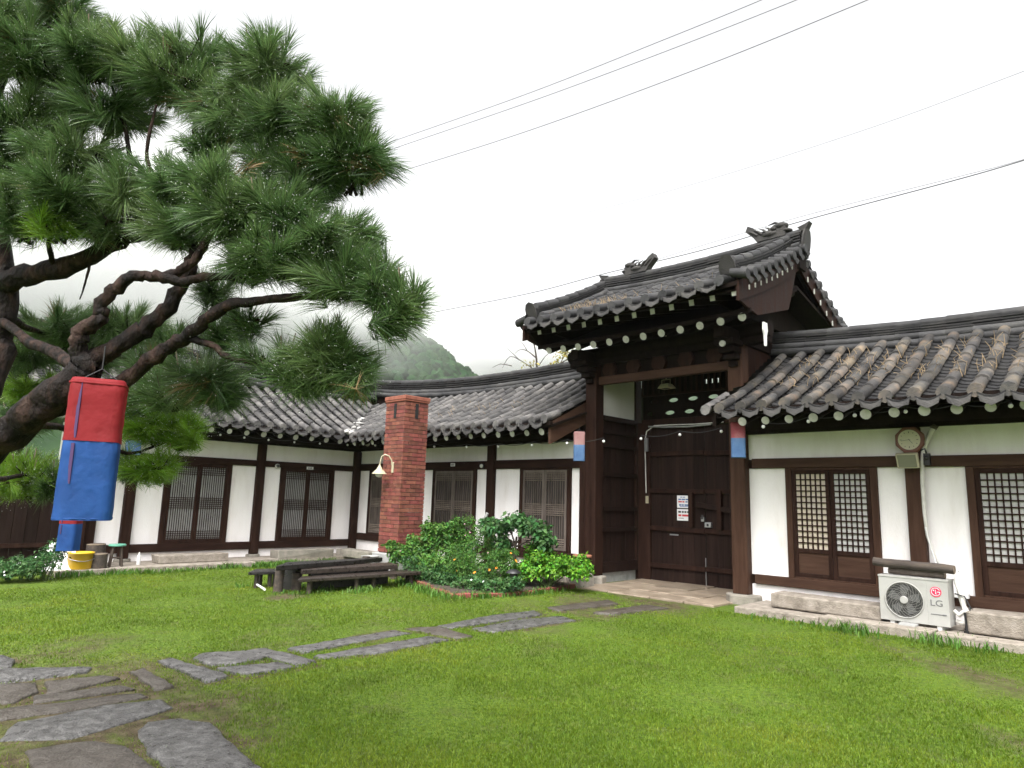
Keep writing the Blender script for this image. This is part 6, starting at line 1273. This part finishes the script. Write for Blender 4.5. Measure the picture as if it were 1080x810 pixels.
# the air: thin even haze, and a bank of low cloud lying on the hill
def volume(name, dens, col=(1, 1, 1)):
    m_ = bpy.data.materials.new(name); m_.use_nodes = True; n = m_.node_tree.nodes; n.remove(n['Principled BSDF']); v = n.new('ShaderNodeVolumePrincipled'); v.inputs['Density'].default_value = dens; v.inputs['Color'].default_value = (*col, 1); v.inputs['Anisotropy'].default_value = .1
    m_.node_tree.links.new(v.outputs[0], n['Material Output'].inputs['Volume']); return m_
m = MB(); m.box(-1010, 1005, -45, 1015, -4.5, 300); o = m.build('haze', volume("haze_air", .0002), None); tag(o, 'thin pale haze filling the valley air', 'haze', kind='stuff')
def vapour(dens, seed):
    m_ = bpy.data.materials.new('cloud_vapour'); m_.use_nodes = True; n = m_.node_tree.nodes; l = m_.node_tree.links; n.remove(n['Principled BSDF'])
    v = n.new('ShaderNodeVolumePrincipled'); v.inputs['Color'].default_value = (1, 1, 1, 1); v.inputs['Anisotropy'].default_value = .1
    tc = n.new('ShaderNodeTexCoord'); mp = n.new('ShaderNodeMapping'); mp.inputs['Location'].default_value = (-1, -1, -1); mp.inputs['Scale'].default_value = (2, 2, 2); l.new(tc.outputs['Generated'], mp.inputs['Vector'])
    ln = n.new('ShaderNodeVectorMath'); ln.operation = 'LENGTH'; l.new(mp.outputs[0], ln.inputs[0])
    nz = n.new('ShaderNodeTexNoise'); nz.inputs['Scale'].default_value = 2.2; nz.inputs['Detail'].default_value = 3; nz.noise_dimensions = '4D'; nz.inputs['W'].default_value = seed; l.new(mp.outputs[0], nz.inputs['Vector'])
    ad = n.new('ShaderNodeMath'); ad.operation = 'MULTIPLY_ADD'; ad.inputs[1].default_value = .9; ad.inputs[2].default_value = -.45; l.new(nz.outputs['Fac'], ad.inputs[0])
    sm = n.new('ShaderNodeMath'); sm.operation = 'ADD'; l.new(ln.outputs['Value'], sm.inputs[0]); l.new(ad.outputs[0], sm.inputs[1])
    mr = n.new('ShaderNodeMapRange'); mr.interpolation_type = 'SMOOTHSTEP'; mr.inputs['From Min'].default_value = .95; mr.inputs['From Max'].default_value = .1; mr.inputs['To Min'].default_value = 0; mr.inputs['To Max'].default_value = dens
    l.new(sm.outputs[0], mr.inputs['Value']); l.new(mr.outputs[0], v.inputs['Density']); l.new(v.outputs[0], n['Material Output'].inputs['Volume']); return m_
def fog(px, y, wpx, hpx, r, depth, dens, label):
    dx, dy = hdir(px); s = r/FPX*1.15; m = MB(); m.box(-depth, depth, -wpx*s, wpx*s, -hpx*s, hpx*s)
    o = m.build('low_cloud', vapour(dens, px*.01), None); o.location = (dx*r, dy*r, hz(px, y, r)); o.rotation_euler = (0, 0, math.atan2(dy, dx)); tag(o, label, 'cloud', kind='stuff')
fog(90, 255, 400, 120, 210, 60, .06, 'bank of low cloud over the hill behind the pine')
fog(300, 306, 135, 60, 300, 45, .08, 'low cloud hiding the hill top left of the chimney')
fog(600, 372, 230, 46, 560, 80, .13, 'thin low cloud over the far hill')
# overhead cables
def cable(P, r, label):
    pts = [ond(*p) for p in P]; c = np.mean(pts, 0); Q = []
    a, b = pts[0], pts[-1]
    Q = catmull(pts, 8); m = MB(); m.tube(Q, r, 5); o = m.build('power_line', cable_m, None, loc=tuple(c)); tag(o, label, 'power line', 'overhead cables')
cable([(330, 178, 38), (420, 147, 34), (560, 97.5, 29), (700, 42, 25), (803, 0, 22.5), (1000, -84, 19)], .011, 'topmost of the three parallel overhead wires')
cable([(330, 186, 38), (420, 155, 34), (560, 107, 29), (700, 55, 25), (840, 0, 22), (1000, -66, 19)], .011, 'middle one of the three parallel overhead wires')
cable([(330, 208, 38), (425, 180, 34), (560, 137, 29), (740, 71, 24), (915, 0, 20), (1050, -58, 18)], .012, 'lowest of the three parallel overhead wires')
cable([(400, 272, 60), (530, 245, 54), (700, 203, 44), (900, 141, 35), (1080, 75, 29), (1250, 8, 25)], .009, 'single faint wire in the middle of the sky')
cable([(420, 336, 30), (464, 328, 28), (560, 309, 25.5), (640, 288, 23.5), (740, 264, 21.5), (850, 232, 19.5), (1000, 192, 17), (1080, 169, 16), (1250, 116, 14)], .013, 'thick dark cable crossing just above the gate ridge')
cable([(640, 291, 23.5), (680, 278, 22.6), (740, 259, 21.5), (850, 227, 19.5), (1000, 189, 17), (1080, 168, 16), (1250, 116, 14)], .006, 'thin wire just over the thick cable above the gate ridge')
